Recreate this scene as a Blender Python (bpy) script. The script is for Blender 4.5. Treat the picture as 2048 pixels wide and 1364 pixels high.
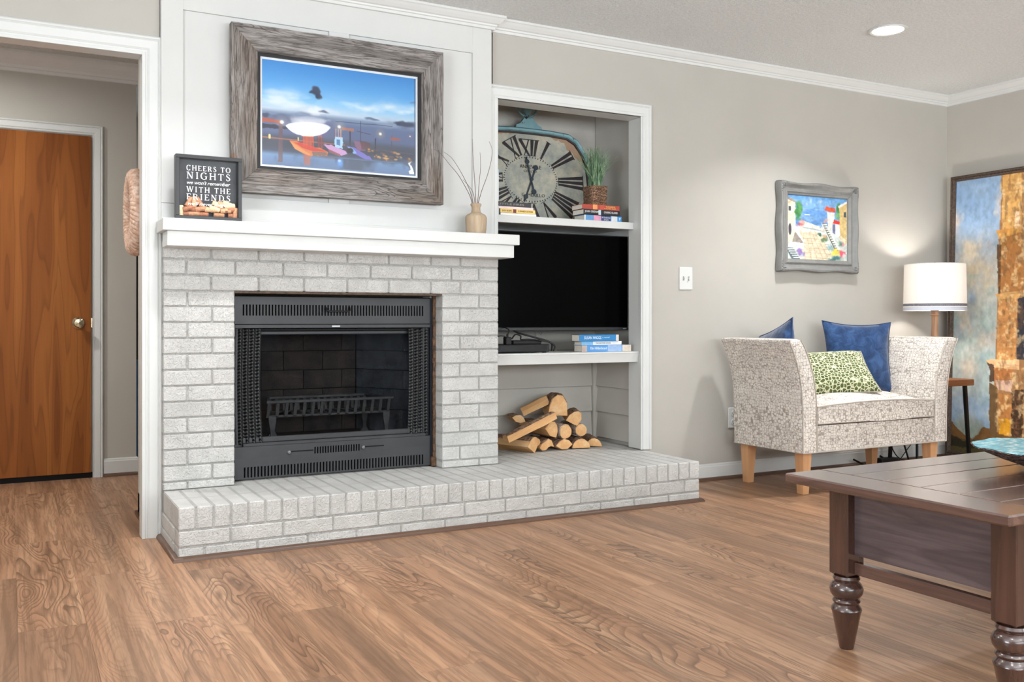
import bpy, bmesh, math, random
import numpy as np
from math import sin, cos, pi, radians
random.seed(7); np.random.seed(7)
for o in list(bpy.data.objects): bpy.data.objects.remove(o)
SC = bpy.context.scene
COL = SC.collection
# ------------------------------------------------------------------ camera
F = 1870.0; TH = math.atan(1004/1870.0)
cd = bpy.data.cameras.new('camera'); cam = bpy.data.objects.new('camera', cd); COL.objects.link(cam)
cd.sensor_width = 36; cd.lens = F/2048*36; cd.shift_y = -40/2048; cd.clip_start = .05
cam.location = (0, 0, .908); cam.rotation_euler = (pi/2, 0, -TH)
SC.camera = cam
# ------------------------------------------------------------------ world, exposure
SC.view_settings.view_transform = 'Standard'
try: SC.view_settings.look = 'None'
except Exception: pass
SC.view_settings.gamma = 1.0
SC.view_settings.use_curve_mapping = False
SC.view_settings.exposure = 0.15
W = bpy.data.worlds.new('world'); SC.world = W; W.use_nodes = True
W.node_tree.nodes['Background'].inputs[0].default_value = (.75, .85, 1, 1)
W.node_tree.nodes['Background'].inputs[1].default_value = 1.0
CZ = 2.415      # ceiling height
def area(name, loc, rot, size, power, color=(1, 1, 1), sy=None, shape=None, spread=None):
    l = bpy.data.lights.new(name, 'AREA'); l.energy = power; l.color = color; l.size = size
    if sy: l.shape = 'RECTANGLE'; l.size_y = sy
    if shape: l.shape = shape
    if spread: l.spread = spread
    o = bpy.data.objects.new(name, l); COL.objects.link(o); o.location = loc; o.rotation_euler = rot
    return o
# added daylight lamps at three unseen windows, tilted up to brighten the ceiling
area('window_uplight_back', (1.3, -1.70, 1.35), (radians(152), 0, 0), 2.6, 255, (.90, .955, 1), 1.6)
area('window_uplight_far', (4.1, -1.70, 1.35), (radians(152), 0, 0), 1.5, 118, (.90, .955, 1), 1.6)
area('window_uplight_left', (-2.10, .9, 1.3), (0, radians(-140), 0), 1.7, 135, (.88, .94, 1), 1.5)
CANS = [(4.00, 3.34), (.62, 3.20), (4.0, .9), (.62, .4), (2.3, -.9)]
CANW = [18, 13, 13, 9, 9]

# ------------------------------------------------------------------ materials
def lin(c):
    out = []
    for x in c[:3]:
        x = x/255.0
        out.append(x/12.92 if x <= .04045 else ((x+.055)/1.055)**2.4)
    return (*out, 1)
class NT:
    def __init__(s, name):
        s.m = bpy.data.materials.new(name); s.m.use_nodes = True
        s.t = s.m.node_tree; s.n = s.t.nodes; s.b = s.n['Principled BSDF']; s.out = s.n['Material Output']
    def node(s, typ, **kw):
        n = s.n.new(typ)
        for k, v in kw.items(): setattr(n, k, v)
        return n
    def link(s, a, b): s.t.links.new(a, b)
    def set(s, n, i, v):
        if hasattr(v, 'is_output'): s.link(v, n.inputs[i])
        else: n.inputs[i].default_value = v
        return n
    def coords(s, kind='Object', scale=(1, 1, 1), rnd=0):
        tc = s.node('ShaderNodeTexCoord'); mp = s.node('ShaderNodeMapping')
        s.link(tc.outputs[kind], mp.inputs[0]); mp.inputs['Scale'].default_value = scale
        if rnd:
            oi = s.node('ShaderNodeObjectInfo'); vm = s.node('ShaderNodeVectorMath', operation='SCALE')
            vm.inputs[0].default_value = (37*rnd, 51*rnd, 71*rnd); s.link(oi.outputs['Random'], vm.inputs['Scale'])
            va = s.node('ShaderNodeVectorMath', operation='ADD'); s.link(mp.outputs[0], va.inputs[0]); s.link(vm.outputs[0], va.inputs[1])
            return va.outputs[0]
        return mp.outputs[0]
    def noise(s, vec, scale, detail=3, rough=.55, dist=0):
        n = s.node('ShaderNodeTexNoise'); s.link(vec, n.inputs['Vector'])
        n.inputs['Scale'].default_value = scale; n.inputs['Detail'].default_value = detail
        n.inputs['Roughness'].default_value = rough; n.inputs['Distortion'].default_value = dist
        return n.outputs['Fac']
    def vor(s, vec, scale, feature='F1', rand=1.0, out=0):
        n = s.node('ShaderNodeTexVoronoi', feature=feature); s.link(vec, n.inputs['Vector'])
        n.inputs['Scale'].default_value = scale; n.inputs['Randomness'].default_value = rand
        return n.outputs[out]
    def math(s, op, a, b=0.0, c=None):
        n = s.node('ShaderNodeMath', operation=op); s.set(n, 0, a); s.set(n, 1, b)
        if c is not None: s.set(n, 2, c)
        return n.outputs[0]
    def ramp(s, fac, stops, interp='LINEAR'):
        n = s.node('ShaderNodeValToRGB'); s.link(fac, n.inputs[0]); r = n.color_ramp; r.interpolation = interp
        while len(r.elements) < len(stops): r.elements.new(.5)
        for e, (p, c) in zip(r.elements, stops):
            e.position = p; e.color = c if isinstance(c, tuple) and len(c) == 4 and max(c) <= 1 else lin(c)
        return n.outputs[0]
    def mix(s, fac, a, b, blend='MIX'):
        n = s.node('ShaderNodeMix', data_type='RGBA', blend_type=blend)
        for i, v in ((0, fac), (6, a), (7, b)):
            if hasattr(v, 'is_output'): s.link(v, n.inputs[i])
            else: n.inputs[i].default_value = v
        return n.outputs[2]
    def bump(s, h, strength, dist=.001):
        n = s.node('ShaderNodeBump'); s.link(h, n.inputs['Height']); n.inputs['Strength'].default_value = strength
        n.inputs['Distance'].default_value = dist; s.link(n.outputs[0], s.b.inputs['Normal'])
    def base(s, v): s.set(s.b, 'Base Color', v)
    def fin(s, rough=.5, metal=0, spec=.5, sheen=0):
        if hasattr(rough, 'is_output'): s.link(rough, s.b.inputs['Roughness'])
        else: s.b.inputs['Roughness'].default_value = rough
        s.b.inputs['Metallic'].default_value = metal; s.b.inputs['Specular IOR Level'].default_value = spec
        if sheen: s.b.inputs['Sheen Weight'].default_value = sheen
        return s.m
MC = {}
def plain(name, c, rough=.5, metal=0, spec=.5, var=.04, scale=12, bump=0, bscale=80, bdist=.001):
    if name in MC: return MC[name]
    t = NT(name); v = t.coords()
    n = t.noise(v, scale, 4)
    a = lin([x*(1-var) for x in c]); b = lin([min(255, x*(1+var)) for x in c])
    t.base(t.ramp(n, [(.3, a), (.7, b)]))
    if bump: t.bump(t.noise(v, bscale, 4), bump, bdist)
    MC[name] = t.fin(rough, metal, spec); return MC[name]

def m_floor():
    t = NT('vinyl_plank'); v = t.coords('Object', (1, 1, 1), 1)
    def mp(vec, sc):
        n = t.node('ShaderNodeMapping'); t.link(vec, n.inputs[0]); n.inputs['Scale'].default_value = sc; return n.outputs[0]
    field = t.noise(mp(v, (5.2, .95, 1)), 1, 2.2, .5, .35)
    ring = t.math('FRACT', t.math('MULTIPLY', field, 30))
    line = t.ramp(ring, [(0, (0, 0, 0, 1)), (.5, (.08, .08, .08, 1)), (.82, (.7, .7, .7, 1)), (.92, (1, 1, 1, 1)), (1, (0, 0, 0, 1))])
    mask = t.ramp(t.noise(mp(v, (3.2, .8, 1)), 1, 2), [(.42, (.12, .12, .12, 1)), (.62, (1, 1, 1, 1))])
    amt = t.math('MULTIPLY', line, mask)
    fine = t.noise(mp(v, (85, 3.2, 1)), 1, 4, .65)
    streak = t.noise(mp(v, (16, .5, 1)), 1, 3)
    base = t.ramp(streak, [(.3, (138, 102, 76)), (.5, (162, 123, 94)), (.72, (184, 145, 113))])
    base = t.mix(t.math('MULTIPLY', t.ramp(t.noise(mp(v, (7, .35, 1)), 1, 2), [(.52, (0, 0, 0, 1)), (.66, (1, 1, 1, 1))]), .5), base, lin((112, 88, 70)))
    c = t.mix(t.math('MULTIPLY', amt, .8), base, lin((78, 58, 44)))
    c = t.mix(t.math('MULTIPLY', t.ramp(fine, [(.42, (1, 1, 1, 1)), (.54, (0, 0, 0, 1))]), .5), c, lin((104, 78, 58)))
    oi = t.node('ShaderNodeObjectInfo')
    br = t.math('MULTIPLY_ADD', oi.outputs['Random'], .16, .92)
    hs = t.node('ShaderNodeHueSaturation'); t.link(c, hs.inputs['Color']); t.link(br, hs.inputs['Value'])
    t.base(hs.outputs[0])
    t.bump(t.mix(.5, fine, amt), .25, .0006)
    return t.fin(.42, 0, .4)
M_FLOOR = m_floor()
M_WALL = plain('greige_wall_paint', (177, 173, 165), .75, var=.012, scale=3, bump=.15, bscale=260, bdist=.0006, spec=.2)
M_HALL = plain('hall_wall_paint', (184, 180, 171), .8, var=.012, scale=3, bump=.15, bscale=260, bdist=.0006, spec=.2)
M_WHITE = plain('white_trim_paint', (208, 209, 206), .38, var=.008, scale=5, bump=.1, bscale=60, bdist=.0005, spec=.4)
M_PANEL = plain('white_panel_paint', (200, 200, 197), .5, var=.01, scale=4, bump=.12, bscale=90, bdist=.0005, spec=.35)
def m_ceiling():
    t = NT('popcorn_ceiling'); v = t.coords()
    n = t.noise(v, 70, 5, .7); w = t.vor(v, 120)
    t.base(t.ramp(n, [(.3, (228, 230, 228)), (.7, (248, 250, 249))]))
    h = t.math('ADD', n, t.math('MULTIPLY', w, -.5)); t.bump(h, 1.0, .012)
    return t.fin(.9, 0, .1)
M_CEIL = m_ceiling()
def m_brick(name='painted_brick', c1=(191, 190, 186), c2=(209, 208, 204)):
    t = NT(name); v = t.coords('Object', (1, 1, 1), 1)
    n = t.noise(v, 9, 3)
    t.base(t.ramp(n, [(.3, c1), (.7, c2)]))
    a = t.noise(v, 75, 5, .6, .8); b = t.ramp(t.noise(v, 230, 2), [(.3, (0, 0, 0, 1)), (.42, (1, 1, 1, 1))])
    h = t.math('ADD', a, t.math('MULTIPLY', b, .22)); t.bump(h, 1.0, .0075)
    return t.fin(.6, 0, .3)
M_BRICK = m_brick()
M_MORTAR = m_brick('painted_mortar_shaded', (168, 167, 163), (186, 185, 181))  # same paint as the bricks, with joint shade put into the colour
def m_wood(name, stops, sc=(1, 1, 1), rings=10, rough=.45, dark=(60, 35, 20), damt=.5, rnd=1, bump=.1, spec=.4, fines=.25, axis='x'):
    # grain runs along the given object axis
    t = NT(name); v = t.coords('Object', sc, rnd)
    S = {'x': ((.9, 7, 7), (3, 70, 70)), 'y': ((7, .9, 7), (70, 3, 70)), 'z': ((7, 7, .9), (70, 70, 3))}[axis]
    def mp(sc2):
        n = t.node('ShaderNodeMapping'); t.link(v, n.inputs[0]); n.inputs['Scale'].default_value = sc2; return n.outputs[0]
    f = t.noise(mp(S[0]), 1, 2, .5, .3)
    base = t.ramp(f, stops)
    r = t.math('FRACT', t.math('MULTIPLY', f, rings))
    ln = t.ramp(r, [(0, (0, 0, 0, 1)), (.6, (.1, .1, .1, 1)), (.9, (1, 1, 1, 1)), (1, (0, 0, 0, 1))])
    fine = t.noise(mp(S[1]), 1, 5, .65)
    c = t.mix(t.math('MULTIPLY', ln, damt), base, lin(dark))
    c = t.mix(t.math('MULTIPLY', t.ramp(fine, [(.4, (1, 1, 1, 1)), (.6, (0, 0, 0, 1))]), fines), c, lin(dark))
    t.base(c); t.bump(fine, bump, .001)
    return t.fin(rough, 0, spec)

# ------------------------------------------------------------------ mesh helpers
class MB:
    def __init__(s): s.v = []; s.f = []; s.mi = []; s.cur = 0
    def add(s, vs, fs):
        o = len(s.v); s.v += [tuple(p) for p in vs]; s.f += [tuple(i+o for i in f) for f in fs]; s.mi += [s.cur]*len(fs); return s
    def box(s, x0, x1, y0, y1, z0, z1, b=0, M=None):
        c = ((x0+x1)/2, (y0+y1)/2, (z0+z1)/2); h = ((x1-x0)/2, (y1-y0)/2, (z1-z0)/2)
        if b <= 0:
            vs = [(c[0]+i*h[0], c[1]+j*h[1], c[2]+k*h[2]) for i in (-1, 1) for j in (-1, 1) for k in (-1, 1)]
            fs = [(0, 1, 3, 2), (4, 6, 7, 5), (0, 4, 5, 1), (2, 3, 7, 6), (0, 2, 6, 4), (1, 5, 7, 3)]
        else:
            b = min(b, min(h)*.95); vs = []; idx = {}
            for i in (-1, 1):
                for j in (-1, 1):
                    for k in (-1, 1):
                        for a in range(3):
                            d = [h[q] - (b if q != a else 0) for q in range(3)]
                            idx[(i, j, k, a)] = len(vs); vs.append((c[0]+i*d[0], c[1]+j*d[1], c[2]+k*d[2]))
            fs = []
            for a in range(3):
                for sgn in (-1, 1):
                    q = []
                    for (m, n) in ((-1, -1), (1, -1), (1, 1), (-1, 1)):
                        t = [0, 0, 0]; t[a] = sgn; t[(a+1) % 3] = m; t[(a+2) % 3] = n; q.append(idx[(t[0], t[1], t[2], a)])
                    fs.append(tuple(q))
            for a in range(3):
                p, q = (a+1) % 3, (a+2) % 3
                for m in (-1, 1):
                    for n in (-1, 1):
                        t0 = [0, 0, 0]; t0[a] = -1; t0[p] = m; t0[q] = n; t1 = list(t0); t1[a] = 1
                        fs.append((idx[(*t0, p)], idx[(*t1, p)], idx[(*t1, q)], idx[(*t0, q)]))
            for i in (-1, 1):
                for j in (-1, 1):
                    for k in (-1, 1): fs.append((idx[(i, j, k, 0)], idx[(i, j, k, 1)], idx[(i, j, k, 2)]))
        if M: vs = [M(p) for p in vs]
        return s.add(vs, fs)
    def loft(s, rings, cap=True, close=True):
        n = len(rings[0]); vs = [p for r in rings for p in r]; fs = []
        for a in range(len(rings)-1):
            for i in range(n if close else n-1):
                j = (i+1) % n; fs.append((a*n+i, a*n+j, (a+1)*n+j, (a+1)*n+i))
        if cap: fs += [tuple(range(n)), tuple((len(rings)-1)*n+i for i in range(n))]
        return s.add(vs, fs)
    def prism(s, poly, a, b, plane='xz', M=None):
        def P(p, w): return {'xz': (p[0], w, p[1]), 'xy': (p[0], p[1], w), 'yz': (w, p[0], p[1])}[plane]
        r = [[P(p, a) for p in poly], [P(p, b) for p in poly]]
        if M: r = [[M(p) for p in q] for q in r]
        return s.loft(r)
    def lathe(s, prof, cx=0, cy=0, seg=24, cap=True):
        return s.loft([[(cx+r*cos(2*pi*i/seg), cy+r*sin(2*pi*i/seg), z) for i in range(seg)] for r, z in prof], cap)
    def tube(s, pts, r, seg=8, closed=False):
        from mathutils import Vector
        P = [Vector(p) for p in pts]; n = len(P); rings = []
        up = None
        for i in range(n):
            if closed: d = P[(i+1) % n]-P[(i-1) % n]
            else: d = P[min(i+1, n-1)]-P[max(i-1, 0)]
            d.normalize()
            if up is None:
                up = Vector((0, 0, 1)) if abs(d.z) < .9 else Vector((1, 0, 0))
            x = d.cross(up).normalized(); up = x.cross(d).normalized()
            rr = r(i/(n-1)) if callable(r) else r
            rings.append([tuple(P[i]+x*rr*cos(2*pi*k/seg)+up*rr*sin(2*pi*k/seg)) for k in range(seg)])
        if closed: rings.append(rings[0])
        return s.loft(rings, not closed)
    def sweep(s, path, prof, mapf, closed=False):
        # mitred sweep; prof (u, v): u to the left of the travel direction, v out of the plane
        n = len(path); rings = []
        for i in range(n):
            p = path[i]
            def nrm(a, b):
                dx, dy = b[0]-a[0], b[1]-a[1]; l = math.hypot(dx, dy); return (-dy/l, dx/l)
            if closed: n1 = nrm(path[i-1], p); n2 = nrm(p, path[(i+1) % n])
            else:
                n2 = nrm(p, path[i+1]) if i < n-1 else None; n1 = nrm(path[i-1], p) if i > 0 else n2
                n2 = n2 or n1
            m = (n1[0]+n2[0], n1[1]+n2[1]); d = (m[0]*n1[0]+m[1]*n1[1]) or 1; m = (m[0]/d, m[1]/d)
            rings.append([mapf(p[0]+m[0]*u, p[1]+m[1]*u, v) for u, v in prof])
        if closed: rings.append(rings[0])
        return s.loft(rings, not closed)
    def grid(s, fn, nu, nv):
        vs = [fn(i/nu, j/nv) for j in range(nv+1) for i in range(nu+1)]
        fs = [(j*(nu+1)+i, j*(nu+1)+i+1, (j+1)*(nu+1)+i+1, (j+1)*(nu+1)+i) for j in range(nv) for i in range(nu)]
        return s.add(vs, fs)
    def build(s, name, mat, parent=None, origin=None, smooth=None, rot=None, weld=False):
        vs = s.v
        if origin is None:
            xs = [p[0] for p in vs]; ys = [p[1] for p in vs]; zs = [p[2] for p in vs]
            origin = ((min(xs)+max(xs))/2, (min(ys)+max(ys))/2, min(zs))
        me = bpy.data.meshes.new(name)
        me.from_pydata([(p[0]-origin[0], p[1]-origin[1], p[2]-origin[2]) for p in vs], [], s.f)
        mats = mat if isinstance(mat, (list, tuple)) else [mat]
        for m in mats: me.materials.append(m)
        if len(mats) > 1: me.polygons.foreach_set('material_index', s.mi)
        b = bmesh.new(); b.from_mesh(me)
        if weld: bmesh.ops.remove_doubles(b, verts=b.verts, dist=1e-5)
        bmesh.ops.recalc_face_normals(b, faces=b.faces); b.to_mesh(me); b.free()
        if smooth is not None:
            me.polygons.foreach_set('use_smooth', [True]*len(me.polygons)); me.set_sharp_from_angle(angle=radians(smooth))
        o = bpy.data.objects.new(name, me); COL.objects.link(o)
        if parent is not None:
            p = WORLD.get(parent.name, (0, 0, 0)); o.parent = parent
            o.location = (origin[0]-p[0], origin[1]-p[1], origin[2]-p[2])
        else: o.location = origin
        WORLD[o.name] = origin
        if rot: o.rotation_euler = rot
        return o
WORLD = {}
def tag(o, label=None, cat=None, group=None, kind=None):
    if label: o['label'] = label
    if cat: o['category'] = cat
    if group: o['group'] = group
    if kind: o['kind'] = kind
    return o
def thing(name, label, cat, loc=(0, 0, 0), group=None, rot=None):
    o = bpy.data.objects.new(name, None); COL.objects.link(o); o.location = loc; o.empty_display_size = .05
    WORLD[o.name] = loc
    if rot: o.rotation_euler = rot
    return tag(o, label, cat, group)
def struct(o): o['kind'] = 'structure'; return o
def copy_tree(o, parent=None):
    c = o.copy(); COL.objects.link(c)
    if parent is not None: c.parent = parent
    for ch in list(o.children): copy_tree(ch, c)
    return c
def text_mesh(txt, size, spacing=1.0, shear=0, ext=.0004, align='LEFT', word=1.0):
    cu = bpy.data.curves.new('t', 'FONT'); cu.body = txt; cu.size = size; cu.space_character = spacing; cu.shear = shear
    cu.extrude = ext; cu.align_x = align; cu.space_word = word; cu.resolution_u = 2
    ob = bpy.data.objects.new('t', cu); COL.objects.link(ob)
    dg = bpy.context.evaluated_depsgraph_get(); me = bpy.data.meshes.new_from_object(ob.evaluated_get(dg))
    bpy.data.objects.remove(ob); bpy.data.curves.remove(cu); me.materials.clear(); return me
def lettering(name, txt, size, mat, parent, loc, rot, width=None, **kw):
    me = text_mesh(txt, size, **kw); me.materials.append(mat)
    if width:
        xs = [v.co.x for v in me.vertices]; w = max(xs)-min(xs); x0 = min(xs)
        for v in me.vertices: v.co.x = (v.co.x-x0)*width/w
    o = bpy.data.objects.new(name, me); COL.objects.link(o); o.parent = parent; o.location = loc; o.rotation_euler = rot
    return o

# ------------------------------------------------------------------ flat pictures (painted in colour attributes)
class Paint:
    def __init__(s, w, h, ar=1.0):
        s.w, s.h = w, h; s.a = np.zeros((h, w, 3)); y, x = np.mgrid[0:h, 0:w]
        s.u = (x+.5)/w; s.v = (y+.5)/h; s.ar = ar      # v = 0 at the top; ar = width / height
    def vn(s, fx, fy, seed=0, octv=3):
        out = np.zeros((s.h, s.w)); amp = 1; tot = 0
        for o in range(octv):
            rs = np.random.RandomState(seed+o*13); gx = int(fx*2**o)+2; gy = int(fy*2**o)+2; g = rs.rand(gy+1, gx+1)
            X = s.u*(gx-1); Y = s.v*(gy-1); xi = X.astype(int); yi = Y.astype(int); a = X-xi; b = Y-yi
            a = a*a*(3-2*a); b = b*b*(3-2*b)
            out += amp*(g[yi, xi]*(1-a)*(1-b)+g[yi, xi+1]*a*(1-b)+g[yi+1, xi]*(1-a)*b+g[yi+1, xi+1]*a*b); tot += amp; amp *= .5
        return out/tot
    def blend(s, m, c, al=1.0):
        m = np.clip(m, 0, 1)[..., None]*al; s.a = s.a*(1-m)+np.array(c)/255.0*m
    def vgrad(s, stops):
        ps = [p for p, c in stops]
        for k in range(3): s.a[..., k] = np.interp(s.v, ps, [c[k]/255.0 for p, c in stops])
    def poly(s, pts, c, al=1.0, wob=0, seed=0):
        U, V = s.u, s.v
        if wob: U = U+(s.vn(25, 25, seed)-.5)*wob; V = V+(s.vn(25, 25, seed+5)-.5)*wob
        m = np.zeros((s.h, s.w), bool); n = len(pts)
        for i in range(n):
            x0, y0 = pts[i]; x1, y1 = pts[(i+1) % n]
            if y0 == y1: continue
            m ^= ((y0 > V) != (y1 > V)) & (U < (x1-x0)*(V-y0)/(y1-y0)+x0)
        s.blend(m.astype(float), c, al)
    def ell(s, cx, cy, rx, ry, c, al=1.0, soft=.15, wob=0, seed=0):
        U, V = s.u, s.v
        if wob: U = U+(s.vn(14, 14, seed)-.5)*wob; V = V+(s.vn(14, 14, seed+5)-.5)*wob
        d = np.sqrt(((U-cx)/rx)**2+((V-cy)/ry)**2); s.blend((1-d)/soft, c, al)
    def line(s, x0, y0, x1, y1, wd, c, al=1.0):
        dx, dy = (x1-x0)*s.ar, y1-y0; L = dx*dx+dy*dy+1e-12
        t = np.clip(((s.u-x0)*s.ar*dx+(s.v-y0)*dy)/L, 0, 1)
        d = np.hypot((s.u-x0)*s.ar-t*dx, s.v-y0-t*dy); s.blend((wd-d)/(wd*.5)+.5, c, al)
    def jitter(s, amt, fx, fy, seed=0):
        n = s.vn(fx, fy, seed, 3)-.5; s.a = np.clip(s.a*(1+amt*n[..., None]*2), 0, 1)
    def build(s, name, mapf, parent, rough=.45):
        vs = [mapf(i/s.w, j/s.h) for j in range(s.h+1) for i in range(s.w+1)]
        fs = [(j*(s.w+1)+i, j*(s.w+1)+i+1, (j+1)*(s.w+1)+i+1, (j+1)*(s.w+1)+i) for j in range(s.h) for i in range(s.w)]
        me = bpy.data.meshes.new(name); me.from_pydata(vs, [], fs)
        a = np.pad(s.a, ((0, 1), (0, 1), (0, 0)), mode='edge'); c = np.where(a <= .04045, a/12.92, ((a+.055)/1.055)**2.4)
        at = me.color_attributes.new('print', 'FLOAT_COLOR', 'POINT')
        at.data.foreach_set('color', np.concatenate([c.reshape(-1, 3), np.ones(((s.h+1)*(s.w+1), 1))], 1).astype(np.float32).ravel())
        t = NT('print_'+name); n = t.node('ShaderNodeVertexColor', layer_name='print'); t.base(n.outputs[0]); me.materials.append(t.fin(rough, 0, .3))
        o = bpy.data.objects.new(name, me); COL.objects.link(o); p = WORLD.get(parent.name, (0, 0, 0)); o.parent = parent; o.location = (-p[0], -p[1], -p[2])
        return o

# ================================================================== STRUCTURE
YW = 4.17
XL, XR, YF = -2.2, 5.57, -1.8
def wall(name, boxes, mat=None):
    m = MB()
    for b in boxes: m.box(*b)
    return struct(m.build(name, mat or M_WALL))
# floor: sub-floor with one object per visible plank
fl = struct(MB().box(XL, 7.0, YF, 7.6, -.06, -.008).build('floor', plain('subfloor', (70, 52, 38), .8)))
def inview(x, y, z=0):
    w = x*sin(TH)+y*cos(TH); r = x*cos(TH)-y*sin(TH)
    if w < .2: return False
    u = 1024+F*r/w; v = 642-F*(z-.908)/w
    return -60 < u < 2110 and -60 < v < 1420
PW, PL = .183, 1.22
rest = MB(); plank_mesh = None
for i in range(-13, 39):
    x0 = i*PW+.02
    off = ((i*7) % 13)/13*PL
    y = YF-off
    while y < 7.5:
        a, b = max(y, YF), min(y+PL, 7.5)
        if b-a > .05:
            vis = any(inview(x0+dx, a+(b-a)*t) for dx in (0, PW) for t in (0, .25, .5, .75, 1)) and (x0 > .5 and b < 4.3 or x0 < .75 or b < 4.3)
            full = abs((b-a)-PL) < 1e-6
            if vis and full:
                if plank_mesh is None:
                    o = MB().box(x0+.0001, x0+PW-.0001, a+.0001, b-.0001, -.008, 0, .0005).build('plank', M_FLOOR, fl); plank_mesh = o.data; pz = o.location.copy(); px0, pa0 = x0, a
                else:
                    o = bpy.data.objects.new('plank', plank_mesh); COL.objects.link(o); o.parent = fl
                    o.location = (pz[0]+x0-px0, pz[1]+a-pa0, pz[2])
            elif vis: MB().box(x0+.0001, x0+PW-.0001, a+.0001, b-.0001, -.008, 0, .0005).build('plank', M_FLOOR, fl)
            else: rest.box(x0+.0001, x0+PW-.0001, a+.0001, b-.0001, -.008, 0, .0005)
        y += PL
tag(rest.build('plank', M_FLOOR, fl), kind='stuff')

struct(MB().box(XL-.1, 7.1, YF-.1, 7.6, CZ, CZ+.1).build('ceiling', M_CEIL))
wall('wall_back', [(XL, -.9, YW, 4.245, 0, CZ), (-.9, .497, YW, 4.245, 2.03, CZ), (.497, .555, YW, 4.285, 0, CZ), (.555, .87, 4.197, 4.285, .21, CZ), (.87, 1.80, 4.21, 4.285, 1.042, CZ),
                   (1.80, 2.13, 4.197, 4.285, .21, CZ), (2.13, 3.06, YW, 4.285, 2.037, CZ), (3.06, XR, YW, 4.285, 0, CZ)])
wall('wall_right', [(XR, XR+.1, YF, 4.285, 0, CZ)])
wall('wall_left', [(XL-.1, XL, YF, 4.285, 0, .5), (XL-.1, XL, YF, 4.285, 2.1, CZ), (XL-.1, XL, YF, .0, .5, 2.1), (XL-.1, XL, 1.8, 4.285, .5, 2.1)])
wall('wall_front', [(XL, XR, YF-.1, YF, 0, .5), (XL, XR, YF-.1, YF, 2.2, CZ), (XL, -.05, YF-.1, YF, .5, 2.2), (2.65, 3.3, YF-.1, YF, .5, 2.2), (4.9, XR, YF-.1, YF, .5, 2.2)])
def window(name, x0, x1, z0, z1, axis):
    f = MB(); n = 3
    P = (lambda a, d, z: (a, YF-.05+d, z)) if axis == 'x' else (lambda a, d, z: (XL-.05+d, a, z))
    def bx(a0, a1, z0_, z1_, d0=-.03, d1=.03):
        p, q = P(a0, d0, z0_), P(a1, d1, z1_); f.box(min(p[0], q[0]), max(p[0], q[0]), min(p[1], q[1]), max(p[1], q[1]), z0_, z1_)
    bx(x0, x1, z0, z0+.05); bx(x0, x1, z1-.05, z1); bx(x0, x0+.05, z0, z1); bx(x1-.05, x1, z0, z1); bx((x0+x1)/2-.02, (x0+x1)/2+.02, z0, z1); bx(x0, x1, (z0+z1)/2-.02, (z0+z1)/2+.02, -.02, .02)
    return struct(f.build(name, M_WHITE))
window('window_1', -.05, 2.65, .5, 2.2, 'x'); window('window_2', 3.3, 4.9, .5, 2.2, 'x'); window('window_3', 0, 1.8, .5, 2.1, 'y')
# niche beside the chimney
M_NICHE = plain('niche_paint', (192, 188, 180), .7, var=.015, scale=4, bump=.15, bscale=200, bdist=.0005, spec=.2)
wn = wall('wall_niche', [(2.05, 2.13, 4.285, 4.71, 0, 2.4), (3.10, 3.2, 4.285, 4.71, 0, 2.4), (2.05, 3.2, 4.72, 4.8, 0, 2.4), (2.13, 3.10, 4.285, 4.72, 2.3, 2.4)], M_NICHE)
def lap(x0, x1, y, z0, z1):   # clapboards on the back wall of the lower bay
    m = MB(); m.loft([[(x, y-.003, z1-.003), (x, y-.017, z0+.001), (x, y+.003, z0+.001), (x, y+.003, z1-.003)] for x in (x0, x1)]); return m
for z0, z1 in ((.221, .371), (.371, .521), (.521, .684)):
    lap(2.13, 3.068, 4.716, z0, z1).build('siding_board', M_NICHE, wn)
    m = MB(); m.loft([[(3.097, y, z1-.003), (3.083, y, z0+.001), (3.099, y, z0+.001), (3.099, y, z1-.003)] for y in (4.287, 4.686)]); m.build('siding_board', M_NICHE, wn)
MB().box(3.066, 3.098, 4.684, 4.716, .21, .684, .002).build('corner_board', M_NICHE, wn)
# niche jamb lining and soffit
m = MB(); m.box(3.04, 3.06, 4.152, 4.288, .206, 2.023, .0015); m.box(2.13, 3.06, 4.152, 4.288, 2.023, 2.037, .0015); m.box(2.13, 2.148, 4.152, 4.288, 1.33, 2.023)
struct(m.build('trim_1', M_WHITE))
CAS = [(0, 0), (0, .011), (.006, .013), (.009, .010), (.014, .015), (.040, .017), (.044, .013), (.048, .019), (.053, .019), (.058, .014), (.058, 0)]
xz = lambda y: (lambda a, b, v: (a, y-v, b))
sc6 = [(u*1.19, v) for u, v in CAS]
struct(MB().sweep([(2.154, 1.322), (2.154, 2.023), (3.032, 2.023), (3.032, .206)], [(-u if False else u, v) for u, v in sc6], xz(YW)).build('trim_2', M_WHITE))
# doorway casing (left), jamb
struct(MB().sweep([(-.9, 0), (-.9, 2.03), (.497, 2.03), (.497, 0)], sc6, xz(YW)).build('trim_3', M_WHITE))
m = MB(); m.box(.484, .4975, 4.155, 4.246, 0, 2.03, .001); m.box(-.9, .484, 4.155, 4.246, 2.017, 2.031, .001); m.box(-.9, -.886, 4.155, 4.246, 0, 2.017, .001)
struct(m.build('trim_4', M_WHITE))
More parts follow.
